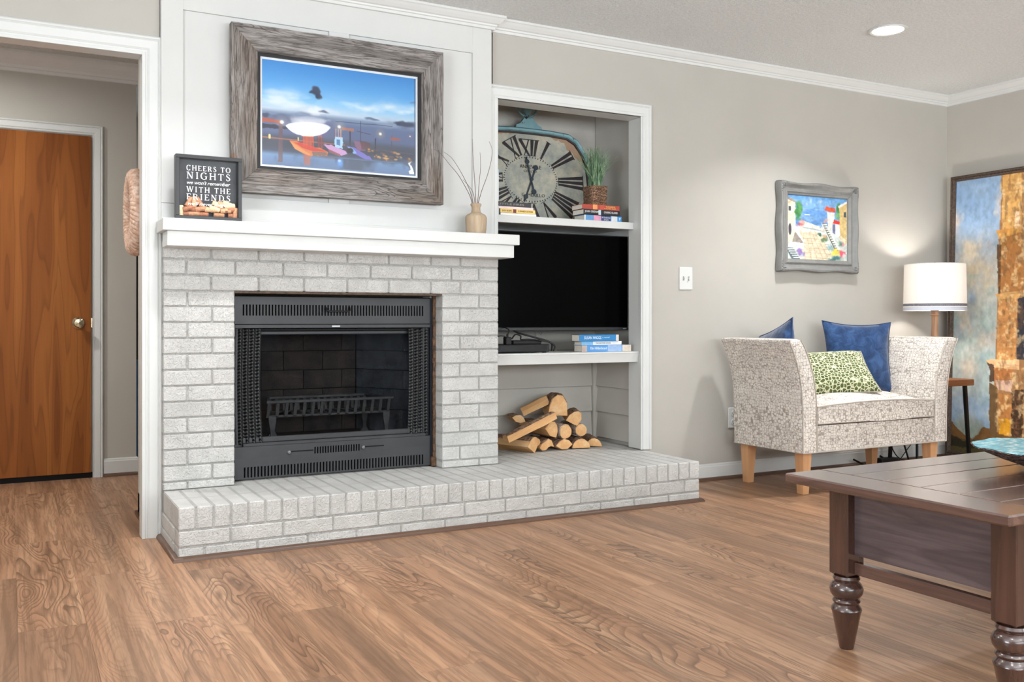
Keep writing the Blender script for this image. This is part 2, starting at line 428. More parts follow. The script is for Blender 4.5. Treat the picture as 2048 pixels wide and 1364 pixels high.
# crown moulding
CR = [(0, 0), (.052, 0), (.052, -.010), (.046, -.014), (.038, -.024), (.026, -.036), (.018, -.040), (.016, -.047), (.010, -.050), (.009, -.062), (0, -.064)]
xy = lambda z: (lambda a, b, v: (a, b, z+v))
struct(MB().sweep([(XR, YF), (XR, YW), (2.112, YW), (2.112, 4.137), (.555, 4.137), (.555, YW), (XL, YW)], CR, xy(CZ)).build('trim_5', M_WHITE))
BB = [(0, 0), (.013, 0), (.013, .075), (.010, .081), (.010, .086), (.005, .092), (0, .092)]
struct(MB().sweep([(XR, YF), (XR, YW), (3.07, YW)], BB, xy(.002)).build('baseboard_back', M_WHITE))
M_QR = m_wood('quarter_round_stain', [(.3, (84, 62, 50)), (.7, (112, 84, 66))], rings=5, rough=.4, dark=(58, 42, 34), damt=.3, axis='x')
QR = [(0, 0), (.019, 0), (.018, .007), (.013, .013), (.007, .0165), (0, .018)]
struct(MB().sweep([(XR, YF+.02), (XR-.013, YW-.013), (3.08, YW-.013)], QR, xy(.0)).build('trim_6', M_QR, smooth=50))
# hall behind the doorway
wall('wall_hall_back', [(XL, .66, 5.94, 6.06, 0, CZ)], M_HALL)
wall('wall_hall_right', [(.530, .61, 4.286, 4.70, 0, CZ)], M_HALL)
wall('wall_hall_far', [(.3, 2.6, 7.4, 7.5, 0, CZ), (2.5, 2.6, 4.9, 7.4, 0, CZ), (.61, 2.6, 4.85, 4.9, 0, CZ)], M_HALL)
wall('wall_hall_left', [(XL-.1, XL, 4.285, 6.06, 0, CZ)], M_HALL)
HCR = [(0, 0), (.07, 0), (.07, -.012), (.060, -.02), (.045, -.045), (.022, -.072), (.018, -.086), (.008, -.09), (.008, -.105), (0, -.108)]
M_HCR = plain('hall_crown_paint', (222, 221, 218), .5, var=.01)
struct(MB().sweep([(.66, 6.06), (.66, 5.94), (XL, 5.94)], HCR, xy(CZ)).build('trim_7', M_HCR))
struct(MB().sweep([(.66, 6.0), (.66, 5.94), (.482, 5.94)], BB, xy(.012)).build('baseboard_hall', M_WHITE))
struct(MB().sweep([(.66, 6.0), (.66, 5.926), (.482, 5.926)], QR, xy(0)).build('trim_8', M_QR, smooth=50))
struct(MB().sweep([(.61, 4.70), (.530, 4.70), (.530, 4.30)], BB, xy(.012)).build('baseboard_hall_right', M_WHITE))
struct(MB().sweep([(.61, 4.713), (.517, 4.713), (.517, 4.30)], QR, xy(0)).build('trim_9', M_QR, smooth=50))
struct(MB().sweep([(-.42, 0), (-.42, 1.985), (.422, 1.985), (.422, .0)], [(u*.98, v) for u, v in CAS], xz(5.94)).build('trim_10', M_WHITE))
M_DOOR = m_wood('birch_door_veneer', [(.25, (112, 60, 22)), (.45, (136, 78, 32)), (.6, (160, 98, 44)), (.8, (120, 66, 26))], (1, .35, .7), rings=13, rough=.5, dark=(92, 50, 20), damt=.4, rnd=0, bump=.03, spec=.15, fines=.12, axis='z')
dr = struct(MB().box(-.405, .414, 5.918, 5.944, .032, 1.976, .0015).build('door_1', M_DOOR))
struct(MB().box(-.42, .422, 5.932, 5.95, .0, .032).build('door_gap_shade', plain('dark_gap', (12, 10, 10), .9)))  # dark strip painted for the shade in the gap under the door
M_BRASS = plain('polished_brass', (206, 196, 168), .14, 1, var=.05)
k = MB(); k.lathe([(.0, 0), (.031, 0), (.033, .004), (.024, .009), (.011, .012), (.010, .03), (.02, .036), (.028, .046), (.029, .054), (.022, .062), (.0, .064)], seg=24)
k.v = [(x+.345, 5.918-z, y+.897) for x, y, z in k.v]; k.build('door_knob', M_BRASS, dr, smooth=40)
MB().box(.414, .421, 5.925, 5.94, .87, .925).build('latch_plate', M_BRASS, dr)

# recessed ceiling lights
def emis(name, c, s):
    t = NT(name); t.b.inputs['Emission Color'].default_value = lin(c); t.b.inputs['Emission Strength'].default_value = s; t.base(lin(c)); return t.fin(.5)
M_LENS = emis('lit_lens', (255, 250, 240), 9)
CANLAB = ['round white recessed ceiling light, lit, near the right corner', 'round white recessed ceiling light above the doorway', 'round white recessed ceiling light over the coffee table',
          'round white recessed ceiling light left behind the camera', 'round white recessed ceiling light at the room back']
for (x, y), w, lb in zip(CANS, CANW, CANLAB):
    t = thing('recessed_light', lb, 'ceiling light', (x, y, CZ), 'recessed lights in the ceiling')
    MB().lathe([(.078, CZ-.001), (.096, CZ-.001), (.098, CZ-.004), (.088, CZ-.009), (.078, CZ-.006)], x, y, 40, cap=False).build('trim_ring', M_WHITE, t, smooth=40)
    MB().lathe([(.001, CZ-.004), (.079, CZ-.004), (.079, CZ-.001), (.001, CZ-.001)], x, y, 40).build('lens', M_LENS, t)
    area('can_lamp', (x, y, CZ-.016), (0, 0, 0), .15, w, (.985, .985, 1), shape='DISK', spread=radians(118))

# ------------------------------------------------------------------ chimney breast panelling above the mantel
cb = struct(MB().box(.557, 2.107, 4.150, 4.196, 1.30, CZ).build('wall_chimney_breast', M_PANEL))
for b in ((.557, .645, 1.30, 1.402), (.557, .645, 1.404, CZ-.001), (2.003, 2.107, 1.30, CZ-.001), (1.278, 1.373, 1.446, 2.225)):
    MB().box(b[0], b[1], 4.1385, 4.151, b[2], b[3], .0008).build('batten', M_PANEL, cb)
MB().box(.645, 2.003, 4.1385, 4.151, 1.30, 1.446, .0008).build('batten', M_PANEL, cb)
MB().box(.645, 2.003, 4.1385, 4.151, 2.225, CZ-.001, .0008).build('batten', M_PANEL, cb)
MB().box(.645, 2.003, 4.1345, 4.139, 1.30, 1.352, .001).build('batten', M_PANEL, cb)

# ------------------------------------------------------------------ fireplace brickwork
JW = .0034
def brick(x0, x1, y0, y1, z0, z1, par, mat=M_BRICK):
    a, t = random.uniform(-.0012, .0012), random.uniform(-.0006, .0006)
    o = MB().box(x0+JW, x1-JW, y0+a, y1, z0+JW, z1-JW, .0035).build('brick', mat, par, origin=((x0+x1)/2, (y0+y1)/2, z0))
    o.rotation_euler = (0, t*1.5, 0); return o
fp = thing('fireplace', 'white painted brick fireplace surround under the mantel shelf', 'fireplace', (1.3425, 4.14, .205))
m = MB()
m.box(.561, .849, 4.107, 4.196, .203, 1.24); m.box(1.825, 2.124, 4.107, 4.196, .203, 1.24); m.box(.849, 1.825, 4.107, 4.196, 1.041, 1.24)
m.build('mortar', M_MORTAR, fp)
H0, CH = .237, .0665
for k in range(-1, 15):
    z0, z1 = H0+k*CH, H0+(k+1)*CH
    if k < 0: z0 = .200
    if k < 12:
        L = [.557, .656, .853] if k % 2 else [.557, .757, .853]
        R = [1.821, 1.917, 2.128] if k % 2 == 0 else [1.821, 2.02, 2.128]
        runs = [L, R]
    elif k % 2 == 0: runs = [[.557, .753, .953, 1.153, 1.353, 1.553, 1.765, 1.92, 2.128]]
    else: runs = [[.557, .652, .853, 1.06, 1.259, 1.464, 1.667, 1.871, 2.018, 2.128]]
    if k == 14: z1 = 1.222
    for run in runs:
        for a, b in zip(run, run[1:]): brick(a, b, 4.10, 4.195, z0, z1, fp)
M_RUST = plain('rusted_steel', (84, 70, 58), .7, .2, var=.25, scale=40, bump=.4)
MB().box(.84, 1.835, 4.108, 4.2, 1.028, 1.038, .001).build('lintel', M_RUST, fp)
# mantel
mt = thing('mantel_shelf', 'white painted two-tier wooden mantel shelf over the brick fireplace', 'mantel', (1.3475, 4.05, 1.212))
MB().box(.537, 2.158, 3.94, 4.136, 1.2725, 1.3215, .002).build('top_board', M_WHITE, mt)
m = MB(); m.box(.556, 2.139, 3.962, 4.098, 1.212, 1.2725, .002); m.build('lower_board', M_WHITE, mt)
# hearth
he = thing('hearth', 'white painted brick raised hearth along the floor', 'hearth', (1.81, 4.0, 0))
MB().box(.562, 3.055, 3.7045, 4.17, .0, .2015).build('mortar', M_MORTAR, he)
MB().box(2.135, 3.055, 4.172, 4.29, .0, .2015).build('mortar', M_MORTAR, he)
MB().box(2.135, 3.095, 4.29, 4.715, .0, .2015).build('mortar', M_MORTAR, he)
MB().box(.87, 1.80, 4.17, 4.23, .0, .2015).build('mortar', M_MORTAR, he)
NB = 38; pw = (3.06-.557)/NB; zt = .205
for i in range(NB):
    a = .557+i*pw
    brick(a, a+pw, 3.70, 3.897, .114, zt, he)
    brick(a, a+pw, 3.897, 4.093 if not (.5 < a < .853-.02 or 1.821 < a < 2.1) else 4.093, .114, zt, he)
    if .853 < a < 1.80: brick(a, a+pw, 4.093, 4.23, .114, zt, he)
    if a > 2.11: brick(a, a+pw, 4.093, 4.164 if a > 2.99 else 4.28, .114, zt, he)
    if 2.11 < a < 3.08:
        brick(a, a+pw, 4.28, 4.47, .114, zt, he); brick(a, a+pw, 4.47, 4.66, .114, zt, he)
def run_front(js, z0, z1):
    for a, b in zip(js, js[1:]): brick(a, b, 3.70, 3.80, z0, z1, he)
run_front([.557, .752, .957, 1.161, 1.356, 1.556, 1.753, 1.955, 2.151, 2.353, 2.553, 2.757, 2.964, 3.06], .0505, .114)
run_front([.557, .654, .855, 1.056, 1.261, 1.457, 1.66, 1.865, 2.063, 2.267, 2.465, 2.658, 2.865, 3.06], .0, .0505)
for z0, z1, js in ((.0505, .114, [3.80, 3.93, 4.13]), (.0, .0505, [3.80, 3.87, 4.07, 4.145])):
    for a, b in zip(js, js[1:]):
        MB().box(.557, .66, a+JW, b-JW, z0+JW, z1-JW, .0035).build('brick', M_BRICK, he)
        MB().box(2.957, 3.06, a+JW, b-JW, z0+JW, z1-JW, .0035).build('brick', M_BRICK, he)
struct(MB().sweep([(3.06, 4.15), (3.06, 3.70), (.557, 3.70), (.557, 4.15)], [(-u, v) for u, v in [(-a, b) for a, b in QR]], xy(0)).build('trim_12', M_QR, smooth=50))

# ------------------------------------------------------------------ steel fireplace insert
M_STEEL = plain('charcoal_enamelled_steel', (58, 59, 61), .5, .3, var=.08, scale=6, bump=.08, bscale=150, bdist=.0004)
M_BLACK = plain('matt_black', (14, 14, 15), .6, 0, var=.1)
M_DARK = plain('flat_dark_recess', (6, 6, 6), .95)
fi = thing('fireplace_insert', 'charcoal steel fireplace insert with slotted grilles inside the brick opening', 'fireplace insert', (1.335, 4.25, .206))
IX0, IX1, IY = .868, 1.797, 4.19
def slotted(name, x0, x1, z0, z1, sx0, sx1, sz0, sz1, n, skip=None):
    m = MB(); m.box(x0, x1, IY, IY+.006, sz1, z1); m.box(x0, x1, IY, IY+.006, z0, sz0); m.box(x0, sx0, IY, IY+.006, sz0, sz1); m.box(sx1, x1, IY, IY+.006, sz0, sz1)
    p = (sx1-sx0)/(n-.5)
    for i in range(n-1): m.box(sx0+i*p+p*.48, sx0+(i+1)*p, IY, IY+.006, sz0, sz1)
    return m.build(name, M_STEEL, fi)
TGR = slotted('top_grille', IX0, IX1, .895, 1.016, .903, 1.762, .932, .981, 61)
slotted('bottom_grille', IX0, IX1, .209, .302, .908, 1.762, .216, .262, 58)
m = MB(); m.box(IX0, IX1, IY, IY+.006, .333, .352); m.box(IX0, 1.225, IY, IY+.006, .302, .333); m.box(1.447, IX1, IY, IY+.006, .302, .333)
for i in range(18): m.box(1.225+i*.01233+.0065, 1.225+(i+1)*.01233, IY, IY+.006, .302, .333)
CPN = m.build('control_panel', M_STEEL, fi)
MB().box(IX0, IX1, IY-.004, IY+.01, .876, .893, .002).build('rail', M_STEEL, fi)
MB().box(1.303, 1.345, IY-.010, IY-.002, .879, .889, .002).build('latch', plain('brushed_steel', (150, 152, 152), .35, .8), fi)
m = MB(); m.tube([(1.275, IY-.002, .973), (1.278, IY-.022, .958), (1.285, IY-.026, .953), (1.38, IY-.026, .953), (1.387, IY-.022, .958), (1.39, IY-.002, .973)], .004, 8); m.build('handle', M_BLACK, TGR, smooth=60)
for a, b, kx in ((1.113, 1.22, 1.108), (1.466, 1.56, 1.457)):
    MB().box(a, b, IY-.002, IY+.003, .3165, .3215).build('lever_slot', M_DARK, CPN)
    k = MB(); k.lathe([(0, 0), (.009, 0), (.010, .004), (.007, .009), (0, .010)], seg=14); k.v = [(kx+x, IY-z, .317+y) for x, y, z in k.v]; k.build('knob', plain('worn_grey_knob', (110, 112, 112), .4, .5), CPN, smooth=40)
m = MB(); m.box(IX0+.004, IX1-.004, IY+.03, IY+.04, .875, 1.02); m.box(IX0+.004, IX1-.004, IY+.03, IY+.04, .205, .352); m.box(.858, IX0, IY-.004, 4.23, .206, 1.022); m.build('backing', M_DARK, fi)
MB().box(IX1, 1.816, IY-.002, 4.225, .206, 1.02).build('side_filler', plain('blued_steel', (34, 38, 46), .3, .6), fi)
m = MB(); pts = []
for i in range(40):
    z = .21+i*.0206; m.box(1.811+random.uniform(-.0025, .001), 1.8205, IY-.008-random.uniform(0, .006), IY+.01, z, z+.021)
m.box(1.800, 1.821, IY-.018, IY, .206, .250); m.build('rusted_edge', plain('rust', (92, 66, 46), .85, .1, var=.4, scale=60, bump=.8), fi)
# inner frame of the doors
m = MB(); m.box(.905, 1.775, IY+.014, IY+.03, .366, .390, .003); m.box(.905, 1.775, IY-.001, IY+.02, .352, .366, .002)
m.box(.905, 1.775, IY+.04, IY+.055, .845, .862, .003); m.box(.872, .905, IY+.018, IY+.04, .352, .875); m.box(1.765, IX1, IY+.018, IY+.04, .352, .875)
m.build('door_frame', M_STEEL, fi)
t = NT('smoked_glass'); fr = t.node('ShaderNodeFresnel'); fr.inputs[0].default_value = 1.13; gl = t.node('ShaderNodeBsdfGlossy'); gl.inputs['Roughness'].default_value = .04
tr = t.node('ShaderNodeBsdfTransparent'); tr.inputs[0].default_value = (.82, .84, .86, 1); mx = t.node('ShaderNodeMixShader')
t.link(fr.outputs[0], mx.inputs[0]); t.link(tr.outputs[0], mx.inputs[1]); t.link(gl.outputs[0], mx.inputs[2]); t.link(mx.outputs[0], t.out.inputs[0])
MB().box(.905, 1.775, IY+.030, IY+.033, .385, .85).build('glass_pane', t.m, fi)
# mesh curtains, gathered
def m_mesh():
    t = NT('woven_steel_mesh'); v = t.coords('Object', (1, 1, 1))
    w = t.node('ShaderNodeTexWave', wave_type='BANDS', bands_direction='DIAGONAL'); t.link(v, w.inputs[0]); w.inputs['Scale'].default_value = 42; w.inputs['Distortion'].default_value = 1.5; w.inputs['Detail'].default_value = 1
    t.base(t.ramp(w.outputs[1], [(.35, (8, 8, 9)), (.75, (74, 75, 76))])); t.bump(w.outputs[1], .8, .002); return t.fin(.45, .4)
M_MESH = m_mesh()
def curtain(x0, x1, folds):
    m = MB()
    def fn(u, v):
        x = x0+(x1-x0)*u; sp = 1-.06*sin(pi*v); x = x0+(x-x0)*(sp+.05*(1-v)) if x0 < 1.3 else x1-(x1-x)*(sp+.05*(1-v))
        return (x, IY+.012+.008*sin(u*folds*2*pi+.6*sin(3*v)), .362+(.872-.362)*v)
    m.grid(fn, folds*10, 10); return m.build('mesh_curtain', M_MESH, fi, smooth=70)
curtain(.876, .988, 4); curtain(1.690, 1.792, 4)
MB().tube([(.9, IY+.05, .868), (1.78, IY+.05, .868)], .004, 6).build('curtain_rod', M_STEEL, fi)
# firebox of refractory bricks
M_FIRE = m_brick('sooty_refractory', (44, 40, 38), (78, 66, 58))
M_FIRES = m_brick('sooty_refractory_side', (52, 54, 58), (84, 84, 86))
MB().box(.88, 1.79, 4.226, 4.72, .345, .352).build('firebox_floor', M_FIRE, fi)
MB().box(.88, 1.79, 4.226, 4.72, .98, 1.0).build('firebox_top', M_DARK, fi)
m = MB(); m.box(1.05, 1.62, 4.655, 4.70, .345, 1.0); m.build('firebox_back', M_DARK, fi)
for k, z in enumerate((.352, .465, .567, .662, .758, .86)):
    z1 = (.465, .567, .662, .758, .86, .98)[k]; js = [1.09, 1.20, 1.40, 1.575] if k % 2 else [1.09, 1.30, 1.50, 1.575]
    for a, b in zip(js, js[1:]): MB().box(a+.0015, b-.0015, 4.64, 4.66, z+.0015, z1-.0015, .0015).build('fire_brick', M_FIRE, fi)
    for sx, xa, xb in ((1, 1.575, 1.785), (-1, 1.09, .885)):
        for q in range(2):
            t0, t1 = ((0, .45), (.45, 1))[q] if k % 2 else ((0, .7), (.7, 1))[q]
            def P(t, off): return (xa+(xb-xa)*t+sx*off, 4.64-(4.64-4.235)*t)
            p0, p1 = P(t0+.006, 0), P(t1-.006, 0); q0, q1 = P(t0+.006, .02), P(t1-.006, .02)
            MB().prism([p0, p1, q1, q0], z+.0015, z1-.0015, 'xy').build('fire_brick', M_FIRES, fi)
# grate
gr = thing('fire_grate', 'empty black iron grate standing inside the firebox', 'grate', (1.34, 4.42, .352))
M_IRON = plain('cast_iron', (76, 74, 72), .6, .4, var=.15, scale=30)
def bar(pts, w, h, name='bar'):
    m = MB(); m.tube(pts, w, 6); return m.build(name, M_IRON, gr, smooth=30)
MB().box(1.035, 1.655, 4.302, 4.314, .528, .541, .002).build('front_rail', M_IRON, gr)
MB().box(1.10, 1.60, 4.55, 4.562, .528, .541, .002).build('rear_rail', M_IRON, gr)
for sx in (-1, 1):
    a, b = (1.040, 1.105) if sx < 0 else (1.650, 1.595)
    bar([(a, 4.308, .535), (b, 4.556, .535)], .006, 0, 'side_rail')
MB().box(1.05, 1.64, 4.318, 4.332, .461, .472, .002).build('cross_bar', M_IRON, gr)
MB().box(1.10, 1.60, 4.53, 4.544, .461, .472, .002).build('cross_bar', M_IRON, gr)
for i in range(15):
    x = 1.052+i*.0417; xb = 1.11+i*.0345
    m = MB(); m.loft([[(px-.007, py-.003, pz), (px+.007, py-.003, pz), (px+.007, py+.004, pz), (px-.007, py+.004, pz)] for px, py, pz in ((x-.004, 4.306, .533), (x-.008, 4.318, .468))]); m.build('bar', M_IRON, gr)
    m = MB(); m.loft([[(px-.007, py, pz-.004), (px+.007, py, pz-.004), (px+.007, py, pz+.004), (px-.007, py, pz+.004)] for px, py, pz in ((x-.008, 4.318, .466), (xb, 4.54, .466), (xb, 4.556, .53))]); m.build('bar', M_IRON, gr)
for x, y in ((1.065, 4.322), (1.62, 4.322), (1.12, 4.538), (1.585, 4.538)):
    m = MB(); m.loft([[(x-w, y-.008, z), (x+w, y-.008, z), (x+w, y+.008, z), (x-w, y+.008, z)] for w, z in ((.02, .352), (.018, .358), (.008, .375), (.009, .40), (.016, .44), (.017, .465))]); m.build('leg', M_IRON, gr)

# ================================================================== NICHE: shelves, television, clock, books
M_SHADOWW = M_WHITE
t = thing('wall_shelf', 'upper white niche shelf carrying the clock and the potted grass', 'shelf', (2.585, 4.45, 1.414))
MB().box(2.131, 3.039, 4.238, 4.262, 1.414, 1.452, .0015).build('front_edge', M_WHITE, t); MB().box(2.131, 3.098, 4.288, 4.716, 1.425, 1.4505, .001).build('board', M_WHITE, t)
MB().box(2.131, 3.039, 4.262, 4.288, 1.425, 1.4505, .001).build('board', M_WHITE, t)
m = MB(); m.box(2.131, 3.098, 4.694, 4.716, 1.385, 1.425); m.box(3.078, 3.098, 4.29, 4.694, 1.385, 1.425); m.build('cleat', M_WHITE, t)
t = thing('wall_shelf', 'lower white moulded niche shelf under the television', 'shelf', (2.585, 4.45, .684))
m = MB(); pr = [(4.288, .684), (4.197, .684), (4.195, .692), (4.192, .715), (4.188, .724), (4.187, .731), (4.184, .733), (4.184, .7415), (4.288, .7415)]
m.prism(pr, 2.131, 3.0395, 'yz'); m.build('front_edge', M_WHITE, t, smooth=40)
MB().box(2.131, 3.098, 4.289, 4.716, .716, .7405, .001).build('board', plain('shelf_board_shaded', (205, 202, 196), .6, var=.01), t)
t = thing('television', 'large black flat television, switched off, filling the niche', 'television', (2.60, 4.36, .857))
MB().box(2.137, 3.068, 4.335, 4.375, .858, 1.384, .003).build('housing', plain('tv_housing', (20, 20, 21), .4, var=.02), t)
t2 = NT('black_screen'); t2.base(lin((3, 3, 3))); MS = t2.fin(.22, 0, .03)
MB().box(2.143, 3.062, 4.332, 4.337, .874, 1.379).build('screen', MS, t)
MB().box(2.139, 3.066, 4.329, 4.338, .858, .873, .001).build('bezel', plain('tv_bezel', (52, 54, 56), .35, .4, var=.02), t)
M_LET = plain('white_lettering', (236, 236, 234), .6, var=.01)
lettering('lettering', 'VIZIO', .009, plain('grey_lettering', (190, 190, 190), .5, var=.01), t, (3.030-2.60, 4.3285-4.36, .8625-.857), (pi/2, 0, 0), .024)
MB().box(2.5, 2.7, 4.375, 4.719, 1.05, 1.15, .004).build('wall_bracket', M_BLACK, t)
def outlet(name, x, z, y, lab, wd=.072, ht=.118, mat=M_WHITE, sockets=True):
    t = thing(name, lab, 'outlet', (x, y, z)); MB().box(x-wd/2, x+wd/2, y-.006, y, z, z+ht, .0025).build('cover_plate', mat, t)
    for dz in (.028, .090-.016+.004):
        if not sockets: break
        c = z+dz; m = MB(); m.lathe([(0, 0), (.0165, 0), (.0165, .002), (0, .002)], seg=20); m.v = [(x+a, y-.006-q, c+.006+b) for a, b, q in m.v]; sk = m.build('socket', mat, t)
        m = MB(); m.box(x-.0075, x-.0055, y-.0088, y-.006, c+.004, c+.012); m.box(x+.0055, x+.0075, y-.0088, y-.006, c+.004, c+.012); m.box(x-.002, x+.002, y-.0088, y-.006, c-.004, c); m.build('slots', M_BLACK, sk)
    return t
outlet('wall_outlet', 2.72, .752, 4.7195, 'beige outlet cover behind the black box in the niche', mat=M_NICHE)
outlet('wall_outlet', 3.690, .289, YW, 'white wall outlet half hidden behind the settee arm')
t = thing('light_switch', 'white double light switch plate on the beige wall', 'light switch', (3.346, YW, 1.081))
MB().box(3.300, 3.393, YW-.006, YW, 1.083, 1.211, .003).build('cover_plate', M_WHITE, t)
for dx in (-.018, .018):
    MB().box(3.346+dx-.005, 3.346+dx+.005, YW-.0075, YW-.005, 1.135, 1.159).build('slot', plain('switch_slot', (150, 150, 148), .5), t)
    m = MB(); m.loft([[(3.346+dx-.004, y, z), (3.346+dx+.004, y, z), (3.346+dx+.004, y, z+.008), (3.346+dx-.004, y, z+.008)] for y, z in ((YW-.006, 1.143), (YW-.016, 1.150 if dx < 0 else 1.139))]); m.build('toggle', M_WHITE, t)
# cable box and cords
CBX = t = thing('cable_box', 'flat black cable box under the television at the niche left', 'cable box', (2.345, 4.30, .7415))
MB().box(2.19, 2.50, 4.24, 4.42, .7455, .786, .004).build('housing', plain('black_plastic', (22, 22, 24), .35, var=.05), t)
MB().box(2.205, 2.485, 4.237, 4.241, .750, .780, .001).build('front_panel', plain('gloss_black', (30, 31, 33), .2), t)
for a, b in ((2.20, 4.26), (2.48, 4.26), (2.20, 4.4), (2.48, 4.4)): MB().box(a-.008, a+.008, b-.008, b+.008, .7415, .746).build('foot', M_BLACK, t)
SBX = t = thing('streaming_box', 'small black box lying on the flat black cable box', 'media box', (2.40, 4.33, .786))
MB().box(2.30, 2.47, 4.27, 4.38, .7862, .806, .004).build('housing', M_BLACK, t)
PAD = t = thing('power_adapter', 'black plug adapter standing upright on the cable box', 'adapter', (2.262, 4.262, .786)); MB().box(2.245, 2.278, 4.245, 4.28, .7862, .826, .003).build('housing', M_BLACK, t); MB().box(2.257, 2.266, 4.257, 4.266, .826, .84, .001).build('plug', M_BLACK, t)
def cord(name, pts, r, lab, n=24, mat=None, grp=None, par=None):
    P = np.array(pts, float); k = len(P); out = []
    for i in range(k-1):
        p0, p1, p2, p3 = P[max(i-1, 0)], P[i], P[i+1], P[min(i+2, k-1)]
        for j in range(6):
            t = j/6; out.append(tuple(.5*((2*p1)+(-p0+p2)*t+(2*p0-5*p1+4*p2-p3)*t*t+(-p0+3*p1-3*p2+p3)*t**3)))
    out.append(tuple(P[-1])); m = MB(); m.tube(out, r, 6); o = m.build(name, mat or M_BLACK, par, smooth=60)
    return o if par else tag(o, lab, 'cord', grp)
cord('power_cord', [(2.34, 4.36, .875), (2.35, 4.33, .85), (2.42, 4.28, .825), (2.50, 4.25, .80), (2.535, 4.245, .775), (2.53, 4.25, .748)], .005, '', par=CBX)
cord('power_cord', [(2.262, 4.262, .838), (2.27, 4.262, .862), (2.28, 4.36, .88)], .003, '', par=PAD)
cord('power_cord', [(2.15, 4.27, .75), (2.17, 4.265, .80), (2.21, 4.262, .83), (2.25, 4.262, .829)], .003, '', par=PAD)
cord('power_cord', [(2.28, 4.25, .815), (2.30, 4.245, .838), (2.33, 4.245, .83), (2.335, 4.25, .812), (2.38, 4.25, .812), (2.46, 4.25, .805), (2.52, 4.255, .79), (2.53, 4.27, .75)], .004, '', par=SBX)
# books
def book(label, x0, x1, y0, y1, z0, z1, spine, cover, words=(), pages=(232, 226, 212), rot=0, group=None, marks=()):
    # spine faces the room (-y), pages inside
    cx, cy = (x0+x1)/2, (y0+y1)/2
    t = thing('book', label, 'book', (cx, cy, z0), group, rot=(0, 0, rot))
    def B(name, a, b, c, d, e, f, mat, bev=0):
        m = MB(); m.box(a-cx, b-cx, c-cy, d-cy, e-z0, f-z0, bev); o = m.build(name, mat, None, origin=(0, 0, 0)); o.parent = t; return o
    B('pages', x0+.003, x1-.003, y0+.003, y1-.003, z0+.0015, z1-.0015, plain('paper_%d' % pages[0], pages, .8, var=.03, scale=90))
    mc = plain('cover_%d_%d_%d' % cover, cover, .35, var=.03); ms = plain('spine_%d_%d_%d' % spine, spine, .35, var=.03)
    B('cover', x0, x1, y0+.001, y1, z0, z0+.0018, mc); B('cover', x0, x1, y0+.001, y1, z1-.0018, z1, mc); sp = B('spine', x0, x1, y0, y0+.0025, z0, z1, ms, .0008)
    for (a, b, col) in marks:
        o = B('spine_panel', x0+(x1-x0)*a, x0+(x1-x0)*b, y0-.0006, y0+.001, z0+.0006, z1-.0006, plain('panel_%d_%d_%d' % col, col, .4, var=.05, scale=60)); o.parent = sp
    for (txt, a, b, zf, hf, col) in words:
        lettering('lettering', txt, (z1-z0)*hf*1.35, plain('ink_%d_%d_%d' % col, col, .5, var=.01), sp, (x0+(x1-x0)*a-cx, y0-.0010-cy, (z1-z0)*zf), (pi/2, 0, 0), (x1-x0)*(b-a))
    return t
Z1 = 1.4523
book('bottom white book of the small stack beside the clock', 2.222, 2.432, 4.262, 4.39, Z1, Z1+.014, (238, 236, 232), (238, 236, 232))
book('yellow spined paperback near the bottom of the left stack', 2.218, 2.425, 4.258, 4.385, Z1+.0145, Z1+.0345, (236, 204, 120), (236, 204, 120), words=[('SUMMER SISTERS', .50, .93, .3, .5, (120, 90, 40)), ('JUDY BLUME', .05, .32, .3, .45, (120, 90, 40))], marks=[(.36, .45, (120, 50, 40))])
book('pink and white spined book below the dark one', 2.212, 2.415, 4.262, 4.385, Z1+.035, Z1+.0475, (238, 214, 210), (232, 220, 216))
book('charcoal spined paperback topping the left stack', 2.185, 2.402, 4.262, 4.39, Z1+.048, Z1+.0715, (44, 44, 48), (38, 38, 42), words=[('LITTLE FIRES', .1, .8, .28, .42, (150, 144, 138))])
t = thing('book', 'upright pale blue book at the niche left edge', 'book', (2.190, 4.34, Z1))
MB().box(2.172, 2.2095, 4.266, 4.42, Z1+.002, 1.683).build('pages', plain('paper_232', (232, 226, 212), .8), t)
MB().box(2.170, 2.2115, 4.262, 4.266, Z1, 1.686, .001).build('spine', plain('pale_blue_spine', (222, 232, 238), .4, var=.02), t)
MB().box(2.2095, 2.2115, 4.264, 4.424, Z1, 1.686, .0005).build('cover', plain('sky_blue_cover', (150, 196, 222), .4, var=.02), t)
MB().box(2.170, 2.2115, 4.2612, 4.2625, 1.665, 1.684).build('spine_panel', plain('sky_blue_cover', (150, 196, 222), .4), t)
o = lettering('lettering', 'THE PARIS LIBRARY', .014, plain('ink_90_100_120', (90, 100, 120), .5), t, (.004, 4.2605-4.34, .205), (pi/2, radians(90), 0), .15)
BK = [(.0, .03, (238, 238, 238)), (.04, .22, (96, 152, 200)), (.24, .44, (216, 150, 176)), (.45, .70, (56, 66, 110)), (.72, .88, (212, 214, 216))]
book('blue, pink and navy spined book at the right stack bottom', 2.732, 2.975, 4.262, 4.37, Z1, Z1+.031, (60, 140, 200), (70, 150, 206), marks=BK, words=[('A Gentleman', .46, .69, .55, .28, (236, 236, 236)), ('in Cairo', .52, .64, .18, .28, (236, 236, 236)), ('P', .93, .97, .3, .5, (230, 240, 250))])
book('black spined thick paperback in the middle of the right stack', 2.718, 2.958, 4.252, 4.365, Z1+.032, Z1+.060, (28, 28, 30), (30, 30, 30), words=[('JOHN GRISHAM', .03, .42, .38, .42, (232, 232, 232)), ('CAMINO ISLAND', .55, .93, .38, .42, (232, 232, 232))], marks=[(.40, .47, (190, 210, 220))], rot=.02)
